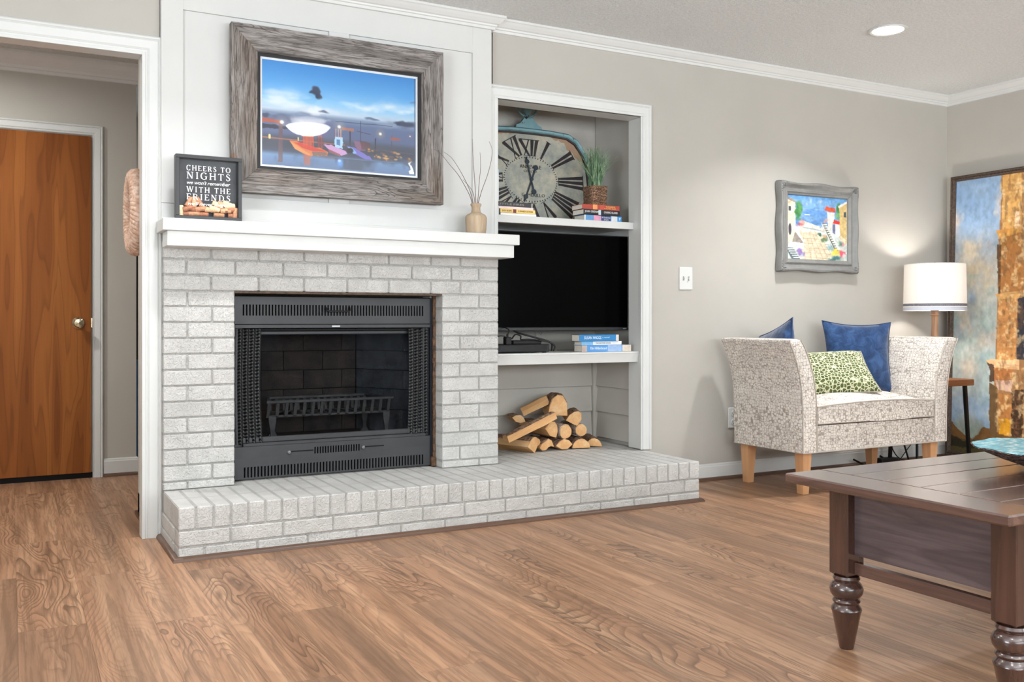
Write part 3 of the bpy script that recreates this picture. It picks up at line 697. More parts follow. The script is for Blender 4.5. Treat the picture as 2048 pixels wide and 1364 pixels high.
book('red and orange spined book under the woven pot', 2.718, 2.958, 4.258, 4.372, Z1+.061, Z1+.0875, (170, 64, 48), (176, 70, 50), words=[('TANGERINE', .62, .88, .55, .3, (238, 190, 110)), ('A NOVEL READ', .58, .90, .2, .26, (238, 190, 110))], marks=[(.28, .40, (236, 150, 90)), (.46, .58, (186, 74, 54))], rot=-.015)
Z2 = .7422
book('pale blue and tan spined book at the bottom of the lower stack', 2.690, 3.010, 4.222, 4.305, Z2, Z2+.036, (86, 148, 206), (120, 160, 200), pages=(226, 214, 196), words=[('Elin Hilderbrand', .17, .50, .35, .42, (236, 242, 248))], marks=[(.0, .10, (176, 160, 150)), (.52, .80, (150, 178, 214)), (.82, 1.0, (222, 208, 190))])
book('thin white spined book in the middle of the lower stack', 2.694, 2.955, 4.232, 4.31, Z2+.0365, Z2+.056, (228, 230, 232), (228, 230, 232), words=[('THE SECOND HOUSE', .35, .72, .3, .42, (120, 130, 140))], marks=[(.0, .28, (120, 176, 216))])
book('deep blue spined book topping the lower stack', 2.676, 2.93, 4.225, 4.305, Z2+.0565, Z2+.092, (44, 124, 182), (30, 56, 92), words=[('SUSAN WIGGS', .12, .55, .33, .45, (226, 240, 246)), ('a novel', .58, .76, .5, .2, (210, 226, 236))], marks=[(.93, 1.0, (206, 204, 200))])
# potted grass
t = thing('potted_grass', 'artificial green grass in a square woven brown pot on the red book', 'plant', (2.842, 4.325, 1.5405))
M_WOV = NT('woven_rope'); v = M_WOV.coords(); w = M_WOV.node('ShaderNodeTexWave', wave_type='BANDS', bands_direction='Z'); M_WOV.link(v, w.inputs[0]); w.inputs['Scale'].default_value = 48; w.inputs['Distortion'].default_value = 6; w.inputs['Detail Scale'].default_value = 4
M_WOV.base(M_WOV.ramp(w.outputs[1], [(.2, (62, 38, 24)), (.7, (166, 122, 90)), (.95, (200, 164, 134))])); M_WOV.bump(w.outputs[1], .9, .004); M_WOV = M_WOV.fin(.75)
m = MB(); Z3 = 1.5405
for k in range(13):
    z = Z3+.004+k*.0083; w_ = .0475+.003*(k/12); pts = []
    for a in range(32):
        an = a/32*2*pi; c_, s_ = cos(an), sin(an); rr = w_/max(abs(c_), abs(s_))*.98; rr = min(rr, w_*1.28)
        pts.append((2.842+rr*c_+.0012*sin(a*2.3+k*2), 4.325+rr*s_, z+.001*sin(a*1.7+k)))
    m.tube(pts, .0048, 6, closed=True)
m.build('pot', M_WOV, t, smooth=60)
MB().box(2.80, 2.884, 4.283, 4.367, Z3, Z3+.098).build('soil', plain('dry_moss', (70, 56, 40), .9, var=.3, scale=60), t)
M_GRASS = NT('grass_blade'); oi = M_GRASS.coords(); M_GRASS.base(M_GRASS.ramp(M_GRASS.noise(M_GRASS.coords(scale=(1, 1, .25)), 90, 3), [(.3, (48, 76, 52)), (.5, (92, 122, 88)), (.72, (160, 182, 148))])); M_GRASS = M_GRASS.fin(.55, 0, .3)
m = MB()
for i in range(230):
    a = random.uniform(0, 2*pi); r0 = random.uniform(0, .038); bx, by = 2.842+r0*cos(a), 4.325+r0*sin(a)*.9
    L = random.uniform(.16, .25); ln = random.gauss(0, .040)+ (.026*cos(a)); ln2 = random.gauss(0, .025)
    if i % 37 == 0: ln = .11; L = .19
    wd = .0022; rings = []
    for s in range(6):
        q = s/5; x = bx+ln*q**1.7; y = by+ln2*q**1.7; z = Z3+.09+L*q-abs(ln)*.25*q*q; ww = wd*(1-q*.85)
        rings.append([(x-ww, y, z), (x+ww, y-.0006, z), (x, y+.0010, z)])
    m.loft(rings)
tag(m.build('grass_blades', M_GRASS, t), kind='stuff')

# wall clock leaning at the back of the upper niche
ck = thing('wall_clock', 'large weathered clock with Roman numerals and pale blue metal case', 'clock', (2.575, 4.55, 1.453), rot=(radians(-6), 0, 0))
CY = .250   # centre height in the clock's own frame
M_TEAL = NT('chipped_blue_paint'); v = M_TEAL.coords(); M_TEAL.base(M_TEAL.mix(M_TEAL.ramp(M_TEAL.noise(v, 26, 5, .7), [(.60, (0, 0, 0, 1)), (.66, (1, 1, 1, 1))]), M_TEAL.ramp(M_TEAL.noise(v, 9, 3), [(.3, (104, 144, 152)), (.7, (132, 170, 176))]), lin((38, 34, 34)))); M_TEAL = M_TEAL.fin(.55)
M_INK = plain('dark_clock_ink', (42, 34, 36), .6, var=.25, scale=30)
cf = NT('aged_clock_face'); v = cf.coords(); a = cf.ramp(cf.noise(v, 11, 6, .7), [(.32, (134, 142, 140)), (.5, (166, 166, 154)), (.66, (192, 184, 164))])
g = cf.node('ShaderNodeVectorMath', operation='LENGTH'); mp = cf.node('ShaderNodeMapping'); tc = cf.node('ShaderNodeTexCoord'); cf.link(tc.outputs['Object'], mp.inputs[0]); mp.inputs['Scale'].default_value = (2.6, 0, 3.6); cf.link(mp.outputs[0], g.inputs[0])
rim = cf.math('ADD', g.outputs['Value'], cf.math('MULTIPLY', cf.noise(v, 14, 4), .35))
cf.base(cf.mix(cf.ramp(rim, [(1.06/1.3, (0, 0, 0, 1)), (1.16/1.3, (.8, .8, .8, 1))]) if False else cf.math('MULTIPLY', cf.math('GREATER_THAN', rim, 1.16), .75), a, lin((158, 116, 84)))); M_FACE = cf.fin(.5, 0, .3)
def outline(a, b, n=72, e=2.9):
    out = []
    for i in range(n):
        t_ = 2*pi*i/n; c_, s_ = cos(t_), sin(t_); out.append((a*abs(c_)**(2/e)*(1 if c_ >= 0 else -1), b*abs(s_)**(2/e)*(1 if s_ >= 0 else -1)))
    return out
def oct_outline(a, b, k=0):
    # squared-oval with cut corners, like a pocket watch case
    P = [(a, 0), (a*.985, b*.35), (a*.93, b*.60), (a*.80, b*.86), (a*.66, b*.965), (a*.35, b*.995), (0, b)]
    out = []
    for (x, y) in P: out.append((x, y))
    for (x, y) in P[:-1][::-1]: out.append((-x, y))
    for (x, y) in P[1:]: out.append((-x, -y))
    for (x, y) in P[:-1][::-1][:-1]: out.append((x, -y))
    return out
A, B = .405, .292
m = MB(); m.prism([(x, max(z, -.249)+CY) for x, z in oct_outline(A-.02, B-.02)], -.004, .006, 'xz'); fo = m.build('dial', M_FACE, None, origin=(0, 0, CY)); fo.parent = ck
def loop_sweep(name, a, b, prof, mat):
    path = oct_outline(a, b); m = MB(); m.sweep(path[::-1], prof, lambda x, z, v: (x, -v, max(z, -.249)+CY), closed=True)
    o = m.build(name, mat, None, origin=(0, 0, CY), smooth=50); o.parent = ck; return o
loop_sweep('case_rim', A-.026, B-.026, [(0, 0), (0, .014), (.006, .026), (.016, .028), (.026, .016), (.030, -.006), (.004, -.006)], M_TEAL)
loop_sweep('inner_rim', A-.034, B-.034, [(0, .004), (0, .016), (.008, .018), (.008, .004)], M_INK)
def seg_strip(mb, x0, z0, x1, z1, w0, w1, y=-.006):
    dx, dz = x1-x0, z1-z0; l = math.hypot(dx, dz); nx, nz = -dz/l, dx/l
    mb.prism([(x0+nx*w0, z0+nz*w0), (x1+nx*w1, z1+nz*w1), (x1-nx*w1, z1-nz*w1), (x0-nx*w0, z0-nz*w0)], y, y+.0015, 'xz')
NUM = ['XII', 'I', 'II', 'III', 'IIII', 'V', 'VI', 'VII', 'VIII', 'IX', 'X', 'XI']
for h in range(12):
    an = radians(90-30*h); c_, s_ = cos(an), sin(an)
    r1 = 1/math.sqrt((c_/.180)**2+(s_/.136)**2); r2 = 1/((abs(c_)/.345)**2.6+(abs(s_)/.228)**2.6)**(1/2.6)
    def P(r, t):  # t = sideways offset in units of the stroke pitch
        wq = r/ r2; return (c_*r + s_*t*wq, CY+s_*r - c_*t*wq)
    m = MB(); wid = {'X': 2.3, 'V': 2.0, 'I': 1.0}; tot = sum(wid[q] for q in NUM[h]); pos = -tot/2; u = .031
    for q in NUM[h]:
        cpos = (pos+wid[q]/2)*u; pos += wid[q]; hw = wid[q]*u*.40
        if q == 'I': a0, a1 = P(r1, cpos), P(r2, cpos); seg_strip(m, *a0, *a1, .0055, .0105)
        elif q == 'V':
            e = P(r1+.004, cpos); seg_strip(m, *e, *P(r2, cpos-hw), .0045, .0105); seg_strip(m, *e, *P(r2, cpos+hw), .0025, .0042)
        else: seg_strip(m, *P(r1, cpos+hw*.9), *P(r2, cpos-hw), .0055, .0105); seg_strip(m, *P(r1, cpos-hw*.9), *P(r2, cpos+hw), .0022, .0036)
    e0, e1 = P(r2, -tot/2*u), P(r2, tot/2*u); seg_strip(m, *e0, *e1, .0022, .0022); e0, e1 = P(r1, -tot/2*u), P(r1, tot/2*u); seg_strip(m, *e0, *e1, .0012, .0012)
    m.v = [(x, y, max(z, .002)) for x, y, z in m.v]
    o = m.build('numeral', M_INK, None, origin=(0, 0, 0)); o.parent = fo; o.location = (0, 0, -CY)
m = MB()
for i in range(60):
    an = radians(6*i); c_, s_ = cos(an), sin(an); q = 1.0 if i % 5 else 1.03
    seg_strip(m, c_*.165, CY+s_*.123, c_*.165*1.045*q, CY+s_*.123*1.06*q, .0018, .0024)
o = m.build('minute_track', M_INK, None, origin=(0, 0, 0)); o.parent = fo; o.location = (0, 0, -CY)
lettering('lettering', 'ANNEVILLE', .03, M_INK, ck, (-.068, -.0065, CY+.062), (pi/2, 0, 0), .136); lettering('lettering', 'CO. LTD.', .018, M_INK, ck, (-.045, -.0065, CY+.040), (pi/2, 0, 0), .09)
lettering('lettering', 'G. MERILLO', .026, M_INK, ck, (-.065, -.0065, CY-.098), (pi/2, 0, 0), .15)
M_HAND = plain('clock_hand', (44, 56, 66), .45, .3, var=.1)
def hand(x1, z1, x0, z0, y):
    m = MB(); seg_strip(m, x0, z0+CY, x1, z1+CY, .005, .004, y)
    for (x, z, r) in ((x0, z0, .015), (x1*.78, z1*.78, .013), (0, 0, .011)): m.prism([(x+r*cos(a/12*2*pi), CY+z+r*sin(a/12*2*pi)) for a in range(12)], y-.001, y+.0015, 'xz')
    d = math.hypot(x1, z1); m.prism([(x1*.8-z1/d*.010, CY+z1*.8+x1/d*.010), (x1*1.02, CY+z1*1.02), (x1*.8+z1/d*.010, CY+z1*.8-x1/d*.010)], y, y+.0015, 'xz')
    o = m.build('hand', M_HAND, None, origin=(0, 0, 0)); o.parent = ck
hand(-.052, -.130, .032, .068, -.012); hand(-.030, .125, .010, -.072, -.016)
# bracket and ring on top of the case
m = MB(); m.prism([(-.085, .53), (-.082, .555), (-.062, .563), (-.045, .577), (-.028, .600), (.028, .600), (.045, .577), (.062, .563), (.082, .555), (.085, .53)], -.016, .012, 'xz'); o = m.build('crown_bracket', M_TEAL, None, origin=(0, 0, 0)); o.parent = ck
m = MB(); m.lathe([(.012, .60), (.020, .606), (.013, .614), (.012, .625), (.026, .64), (.030, .655), (.022, .672), (.008, .68)], 0, 0, 20); o = m.build('winding_knob', M_TEAL, None, origin=(0, 0, 0), smooth=40); o.parent = ck
m = MB(); m.tube([(.062*cos(a/28*2*pi), -.002, .668+.058*sin(a/28*2*pi)) for a in range(28)], .007, 8, closed=True); o = m.build('ring', M_TEAL, None, origin=(0, 0, 0), smooth=60); o.parent = ck

# ------------------------------------------------------------------ firewood
M_ENDG = NT('cut_end_grain'); v = M_ENDG.coords('Object', (1, .15, 1), 1); M_ENDG.base(M_ENDG.mix(M_ENDG.math('MULTIPLY', M_ENDG.noise(v, 160, 3), .35), M_ENDG.ramp(M_ENDG.noise(v, 14, 4, .6), [(.3, (206, 156, 106)), (.5, (224, 178, 126)), (.7, (236, 202, 158))]), lin((150, 96, 52)))); M_ENDG = M_ENDG.fin(.8, 0, .15)
def m_bark(name, c):
    t = NT(name); v = t.coords('Object', (1, 1, 1), 1); n = t.noise(v, 34, 5, .7, 1); t.base(t.ramp(n, c)); t.bump(n, 1, .006); return t.fin(.85, 0, .1)
M_BARK = m_bark('brown_bark', [(.32, (58, 42, 34)), (.48, (126, 98, 80)), (.66, (190, 162, 138))])
M_BIRCH = m_bark('birch_bark', [(.36, (58, 42, 36)), (.44, (176, 156, 142)), (.62, (226, 214, 204))])
SH = {'half': [(-1, 0), (-.93, .35), (-.7, .68), (-.35, .9), (0, .98), (.38, .9), (.72, .65), (.94, .33), (1, 0)],
      'quarter': [(-.75, -.35), (-.78, .15), (-.6, .62), (-.2, .92), (.3, .82), (.72, .3), (.95, -.35), (.55, -.5), (.1, -.62)],
      'round': [(cos(a/14*2*pi), sin(a/14*2*pi)) for a in range(14)],
      'wedge': [(-1, -.05), (-.55, .4), (0, .62), (.55, .45), (1, .02), (.4, -.38), (-.3, -.42)],
      'slab': [(-.62, -.5), (-.6, .42), (-.2, .52), (.25, .5), (.6, .4), (.62, -.5)],
      'chunk': [(-.95, -.3), (-.6, .35), (-.15, .8), (.3, .95), (.65, .75), (.8, .1), (.45, -.75), (-.1, -.55)],
      'odd': [(-.95, -.6), (-.8, -.1), (-.3, .3), (.1, .62), (.5, .5), (.95, -.25), (.55, -.2), (.2, -.35), (-.1, -.75), (-.6, -.85)]}
BK_ = {'half': range(0, 8), 'quarter': range(1, 6), 'round': range(14), 'wedge': range(0, 4), 'slab': range(1, 4), 'chunk': range(1, 5), 'odd': range(1, 5)}
def log(shape, x, y, z, r, L, yaw, pitch, roll, lab, bark=M_BARK, sy=1.0):
    rs = random.Random(lab); sec = SH[shape]; n = len(sec)
    t = thing('firewood_log', lab, 'firewood', (x, y, z), 'split firewood logs piled in the niche', rot=(pitch, roll, yaw))
    def ring(yy, g): return [(px*r*g*(1+rs.uniform(-.06, .06)), yy, pz*r*sy*g*(1+rs.uniform(-.06, .06))) for px, pz in sec]
    rings = [ring(q*L, 1+.04*sin(q*5)) for q in (0, .02, .25, .5, .75, 1)]
    m = MB(); m.loft(rings); o = m.build('wood', M_ENDG, None, origin=(0, 0, 0)); o.parent = t
    if bark is None: return t
    m = MB(); idx = list(BK_[shape]); rg = []
    for q, R in zip((0, .02, .25, .5, .75, 1), rings):
        if q == 0: continue
        ii = idx+[idx[-1]+1]; 
        out = [R[i % n] for i in ii]; g = 1+.05+rs.uniform(-.01, .02); rg.append([(a*g, max(b, .004), c_*g) for a, b, c_ in out]+[(a*.98, max(b, .004), c_*.98) for a, b, c_ in out[::-1]])
    m.loft(rg); o = m.build('bark', bark, None, origin=(0, 0, 0), smooth=70); o.parent = t
    return t
ZB = .2075
log('chunk', 2.462, 4.345, ZB+.036, .050, .26, .42, 0, radians(14), 'thick split log at the pile bottom left, pale flank showing')
log('round', 2.503, 4.375, ZB+.047, .021, .24, .10, 0, 0, 'thin round log wedged near the pile bottom left', M_BIRCH)
log('odd', 2.556, 4.355, ZB+.036, .043, .24, -.10, 0, radians(8), 'ragged split log with a hooked end at the pile bottom')
log('wedge', 2.668, 4.36, ZB+.023, .052, .24, .02, 0, 0, 'flat wedge log at the middle of the bottom row')
log('half', 2.775, 4.36, ZB+.001, .050, .24, -.25, 0, 0, 'half-round log flat side down, second from the bottom right')
log('half', 2.878, 4.39, ZB+.001, .043, .24, -.40, 0, radians(4), 'smaller half-round log at the far bottom right')
log('quarter', 2.592, 4.37, ZB+.108, .050, .26, .10, 0, radians(35), 'smooth quarter-split log in the second row left')
log('round', 2.684, 4.375, ZB+.094, .038, .26, .05, 0, radians(20), 'white birch log with peeling bark in the second row', M_BIRCH)
log('round', 2.790, 4.385, ZB+.096, .033, .24, -.15, 0, 0, 'birch log with dark flecked bark under the splintered log', M_BIRCH)
log('slab', 2.590, 4.350, ZB+.192, .040, .33, radians(96), radians(-19), radians(0), 'long square-split log slanting across the pile, bark up')
log('chunk', 2.650, 4.40, ZB+.222, .072, .24, -.38, 0, radians(-20), 'largest split log sitting on top of the pile')
log('chunk', 2.748, 4.39, ZB+.158, .048, .24, -.45, 0, radians(10), 'splintered log resting on the right of the pile')
log('wedge', 2.640, 4.49, ZB+.262, .045, .16, radians(70), radians(-28), radians(-20), 'pale split log leaning behind the largest top log', None)
log('wedge', 2.46, 4.50, ZB+.16, .040, .14, -.2, 0, radians(20), 'stubby log tip peeking behind the slanting log')

# ================================================================== MANTEL OBJECTS
# shadow box with corks
sb = thing('shadow_box_sign', 'black framed shadow box sign with white lettering on the mantel', 'sign', (.722, 4.01, 1.3225))
SY0, SY1, SX0, SX1, SZ0, SZ1 = 3.972, 4.018, .590, .853, 1.3225, 1.586
M_BF = plain('black_wood_frame', (28, 28, 30), .42, var=.06)
fr_ = .015
MB().box(SX0, SX1, SY0, SY1, SZ0, SZ0+fr_, .001).build('frame_rail', M_BF, sb); MB().box(SX0, SX1, SY0, SY1, SZ1-fr_, SZ1, .001).build('frame_rail', M_BF, sb)
MB().box(SX0, SX0+fr_, SY0, SY1, SZ0+fr_, SZ1-fr_, .001).build('frame_rail', M_BF, sb); MB().box(SX1-fr_, SX1, SY0, SY1, SZ0+fr_, SZ1-fr_, .001).build('frame_rail', M_BF, sb)
MB().box(SX0+.003, SX1-.003, SY1-.004, SY1+.001, SZ0+.003, SZ1-.003).build('back_board', plain('slate_backing', (54, 56, 60), .55, var=.18, scale=10), sb)
# serif capitals drawn with strokes (x 0..w, z 0..1)
GL = {'C': (.72, 'arc'), 'O': (.8, 'arc'), 'G': (.8, 'arc'), 'S': (.55, 's'),
 'H': (.8, [(.12, 0, .12, 1, 1), (.68, 0, .68, 1, 1), (.12, .52, .68, .52, 0)], [(.12, 0), (.12, 1), (.68, 0), (.68, 1)]),
 'E': (.62, [(.12, 0, .12, 1, 1), (.12, .97, .56, .97, 0), (.12, .52, .45, .52, 0), (.12, .03, .6, .03, 0), (.56, .97, .56, .82, 0), (.6, .03, .6, .2, 0)], [(.12, 0), (.12, 1)]),
 'F': (.58, [(.12, 0, .12, 1, 1), (.12, .97, .54, .97, 0), (.12, .52, .42, .52, 0), (.54, .97, .54, .82, 0)], [(.12, 0), (.12, 1)]),
 'R': (.72, [(.12, 0, .12, 1, 1), (.12, .97, .4, .97, 0), (.4, .97, .54, .85, 0), (.54, .85, .54, .65, 1), (.54, .65, .4, .52, 0), (.4, .52, .12, .52, 0), (.36, .52, .64, 0, 1)], [(.12, 0), (.12, 1)]),
 'T': (.7, [(.35, 0, .35, .97, 1), (.04, .97, .66, .97, 0), (.04, .97, .04, .82, 0), (.66, .97, .66, .82, 0)], [(.35, 0)]),
 'N': (.82, [(.13, 0, .13, 1, 0), (.13, 1, .68, 0, 1), (.68, 0, .68, 1, 0)], [(.13, 0), (.13, 1), (.68, 1)]),
 'I': (.36, [(.18, 0, .18, 1, 1)], [(.18, 0), (.18, 1)]),
 'W': (1.1, [(.08, 1, .32, 0, 1), (.32, 0, .54, 1, 0), (.54, 1, .78, 0, 1), (.78, 0, 1.02, 1, 0)], [(.08, 1), (.54, 1), (1.02, 1)]),
 'D': (.8, [(.13, 0, .13, 1, 1), (.13, .97, .42, .97, 0), (.42, .97, .64, .75, 0), (.64, .75, .67, .5, 1), (.67, .5, .64, .25, 1), (.64, .25, .42, .03, 0), (.42, .03, .13, .03, 0)], [(.13, 0), (.13, 1)])}
def serif_word(mb, txt, x0, x1, z0, h, y):
    adv = 0; items = []
    for ch in txt:
        if ch == ' ': adv += .55; continue
        g = GL[ch]; items.append((ch, adv)); adv += g[0]+.28
    adv -= .28; sx = (x1-x0)/adv; sz = h; T, t_ = h*.085, h*.038
    def ln(a, b, c, d, thick):
        X0, Z0_, X1, Z1_ = a, b, c, d; L_ = math.hypot(X1-X0, Z1_-Z0_) or 1e-6; w = T if thick else t_; nx, nz = -(Z1_-Z0_)/L_*w, (X1-X0)/L_*w
        mb.prism([(X0+nx, Z0_+nz), (X1+nx, Z1_+nz), (X1-nx, Z1_-nz), (X0-nx, Z0_-nz)], y, y+.0005, 'xz')
    for ch, a in items:
        g = GL[ch]; ox = x0+a*sx
        if g[1] == 'arc':
            w = g[0]; a0, a1 = (0, 360) if ch == 'O' else (42, 318); N = 16
            for i in range(N):
                p, q = radians(a0+(a1-a0)*i/N), radians(a0+(a1-a0)*(i+1)/N); tk = abs(cos((p+q)/2)) > .6
                ln(ox+(w/2+w*.46*cos(p))*sx, z0+(.5+.52*sin(p))*sz, ox+(w/2+w*.46*cos(q))*sx, z0+(.5+.52*sin(q))*sz, tk)
            if ch == 'G': ln(ox+.66*sx, z0+.02*sz, ox+.66*sx, z0+.42*sz, 1); ln(ox+.5*sx, z0+.43*sz, ox+.78*sx, z0+.43*sz, 0)
            if ch == 'C': ln(ox+.62*sx, z0+.82*sz, ox+.66*sx, z0+1.0*sz, 0)
        elif g[1] == 's':
            P = [(.48, .82), (.38, .97), (.22, 1), (.1, .9), (.08, .74), (.2, .6), (.38, .46), (.48, .32), (.47, .14), (.34, .0), (.18, 0), (.06, .12), (.05, .24)]
            for i, (p, q) in enumerate(zip(P, P[1:])): ln(ox+p[0]*sx, z0+p[1]*sz, ox+q[0]*sx, z0+q[1]*sz, 4 <= i <= 7)
        else:
            for (p, q, r_, s_, tk) in g[1]: ln(ox+p*sx, z0+q*sz, ox+r_*sx, z0+s_*sz, tk)
            for (p, q) in g[2]: ln(ox+(p-.13)*sx, z0+(q*.96+.02)*sz, ox+(p+.13)*sx, z0+(q*.96+.02)*sz, 0)
YL = SY0+.0035
for name, txt, x0, x1, z0, h in (('CHEERS TO', 'CHEERS TO', .633, .806, 1.5225, .020), ('NIGHTS', 'NIGHTS', .633, .806, 1.489, .0265), ('WITH', 'WITH THE', .633, .806, 1.4345, .0215), ('FR', 'FRIENDS', .633, .806, 1.4035, .0235)):
    m = MB(); serif_word(m, txt, x0, x1, z0, h, YL); m.build('lettering', M_LET, sb)
def script_line(txt, x0, x1, z, size):
    me = text_mesh(txt, size, shear=.35, spacing=.92, ext=.0002); me.materials.append(M_LET); xs = [v.co.x for v in me.vertices]; w = max(xs)-min(xs); mn = min(xs)
    for v_ in me.vertices: v_.co.x = (v_.co.x-mn)*(x1-x0)/w
    o = bpy.data.objects.new('lettering', me); COL.objects.link(o); o.parent = sb; o.location = (x0-.722, YL-4.01, z-1.3225); o.rotation_euler = (pi/2, 0, 0)
script_line("we won't remember", .634, .806, 1.466, .021); script_line("we'll never forget", .638, .80, 1.3805, .019)
gm = NT('clear_glass'); fr = gm.node('ShaderNodeFresnel'); fr.inputs[0].default_value = 1.14; gl = gm.node('ShaderNodeBsdfGlossy'); gl.inputs['Roughness'].default_value = .02
tr = gm.node('ShaderNodeBsdfTransparent'); mx = gm.node('ShaderNodeMixShader'); gm.link(fr.outputs[0], mx.inputs[0]); gm.link(tr.outputs[0], mx.inputs[1]); gm.link(gl.outputs[0], mx.inputs[2]); gm.link(mx.outputs[0], gm.out.inputs[0]); M_GLASS = gm.m
MB().box(SX0+.012, SX1-.012, SY0+.004, SY0+.0055, SZ0+.012, SZ1-.012).build('glass', M_GLASS, sb)
M_CORK = [plain('cork_a', (214, 172, 134), .8, var=.12, scale=120), plain('cork_b', (190, 138, 104), .8, var=.14, scale=120), plain('cork_c', (232, 208, 168), .8, var=.08, scale=120), plain('cork_d', (168, 112, 84), .8, var=.15, scale=120)]
corks = [(0, 0, 90, 2)]
proto = None
CK = [(.6135, 0, 90, 2), (.638, 0, 0, 3), (.664, 0, 4, 1), (.700, 0, 0, 3), (.727, 1, 0, 0), (.764, 0, 0, 1), (.790, 1, 2, 0), (.822, 0, 0, 3), (.829, 1, 88, 1),
      (.645, 2, 62, 1), (.665, 2.0, 85, 0), (.684, 2.1, -55, 1), (.690, 1.1, 8, 1), (.716, 1.15, -12, 0), (.745, 1.3, -14, 2), (.775, 1.15, -8, 1), (.806, 2.0, 8, 2), (.757, 2.3, -25, 2), (.779, 2.35, -12, 0), (.798, 2.5, -20, 2), (.640, 1.1, 20, 3), (.666, 1.0, -10, 3), (.806, 1.1, 10, 3)]
rowof = lambda l: 0 if l < .9 else 1 if l < 1.6 else 2
ORD = 'first second third fourth fifth sixth seventh eighth ninth tenth'.split()
for i, (x, lay, ang, mi) in enumerate(CK):
    vert = abs(ang) > 50
    z = SZ0+fr_+(.0105 if not vert else .021)+(lay*.0185 if not (vert and lay < 2) else 0); y = SY0+.0175+(i % 2)*.002 + (.006 if lay == 0 else 0)
    m = MB(); m.lathe([(0, -.021), (.0096, -.021), (.0104, -.0195), (.0104, .0195), (.0096, .021), (0, .021)], seg=12)
    m.v = [(c_, b, a) for a, b, c_ in m.v]
    o = m.build('wine_cork', M_CORK[mi], None, origin=(0, 0, 0), smooth=40); o.location = (x, y, z); o.rotation_euler = (0, -radians(ang), 0)
    rk = sorted(c_[0]+c_[1]*1e-4 for c_ in CK if rowof(c_[1]) == rowof(lay)).index(x+lay*1e-4)
    tag(o, '%s wine cork in the sign box, %s row, %s from the left' % (['tan', 'medium brown', 'pale cream', 'reddish brown'][mi], ['bottom', 'middle', 'top'][rowof(lay)], ORD[rk]), 'cork', 'wine corks in the shadow box')
# vase with twigs
vs = thing('bud_vase', 'small tan weathered wooden vase on the mantel right end', 'vase', (1.958, 4.01, 1.3225))
M_VASE = m_wood('weathered_tan', [(.3, (164, 140, 112)), (.5, (190, 170, 144)), (.75, (176, 152, 124))], rings=4, rough=.75, dark=(128, 104, 80), damt=.2, axis='z', fines=.3)
VX, VY = 1.958, 4.01
MB().lathe([(.0, 1.3225), (.044, 1.3225), (.047, 1.326), (.0495, 1.345), (.052, 1.390), (.0515, 1.402), (.044, 1.414), (.030, 1.421), (.023, 1.426), (.0205, 1.440), (.021, 1.452), (.0255, 1.458), (.0265, 1.464), (.024, 1.468), (.017, 1.469), (.014, 1.43), (0, 1.43)], VX, VY, 32).build('body', M_VASE, vs, smooth=50)
M_TWIG = plain('dry_twig', (104, 82, 70), .7, var=.2, scale=60)
def pxp(u, v, y):
    a = (u-1024)/F; b = (642-v)/F; d = (sin(TH)+a*cos(TH), cos(TH)-a*sin(TH), b); t_ = y/d[1]; return (d[0]*t_, y, .908+d[2]*t_)
for lab, P, yo in (('twig leaning furthest left toward the picture frame', [(945, 408), (938, 388), (918, 352), (900, 330), (882, 308), (868, 298)], -.06),
    ('twig arching left just inside the furthest one', [(947, 408), (940, 382), (925, 350), (905, 318), (888, 304)], .0),
    ('short twig curving left close above the vase', [(950, 408), (946, 385), (936, 370), (926, 360)], .02),
    ('straight twig standing left of the middle', [(952, 408), (950, 370), (947, 330), (945, 284), (945, 278)], -.03),
    ('middle twig standing nearly upright', [(955, 408), (958, 370), (961, 335), (960, 305)], .03),
    ('twig curving right with a bent tip over the casing', [(956, 408), (964, 380), (975, 350), (983, 318), (984, 298), (978, 283)], -.05)):
    pts = [pxp(u, v, VY+yo*((420-v)/130.0)*.6) for u, v in P]; pts = [(VX+(P[0][0]-951)*.0006, VY, 1.44)]+pts
    cc = cord('twig', pts, lambda q: .0019*(1-.6*q), 'thin bare brown '+lab, mat=M_TWIG); cc['category'] = 'twig'

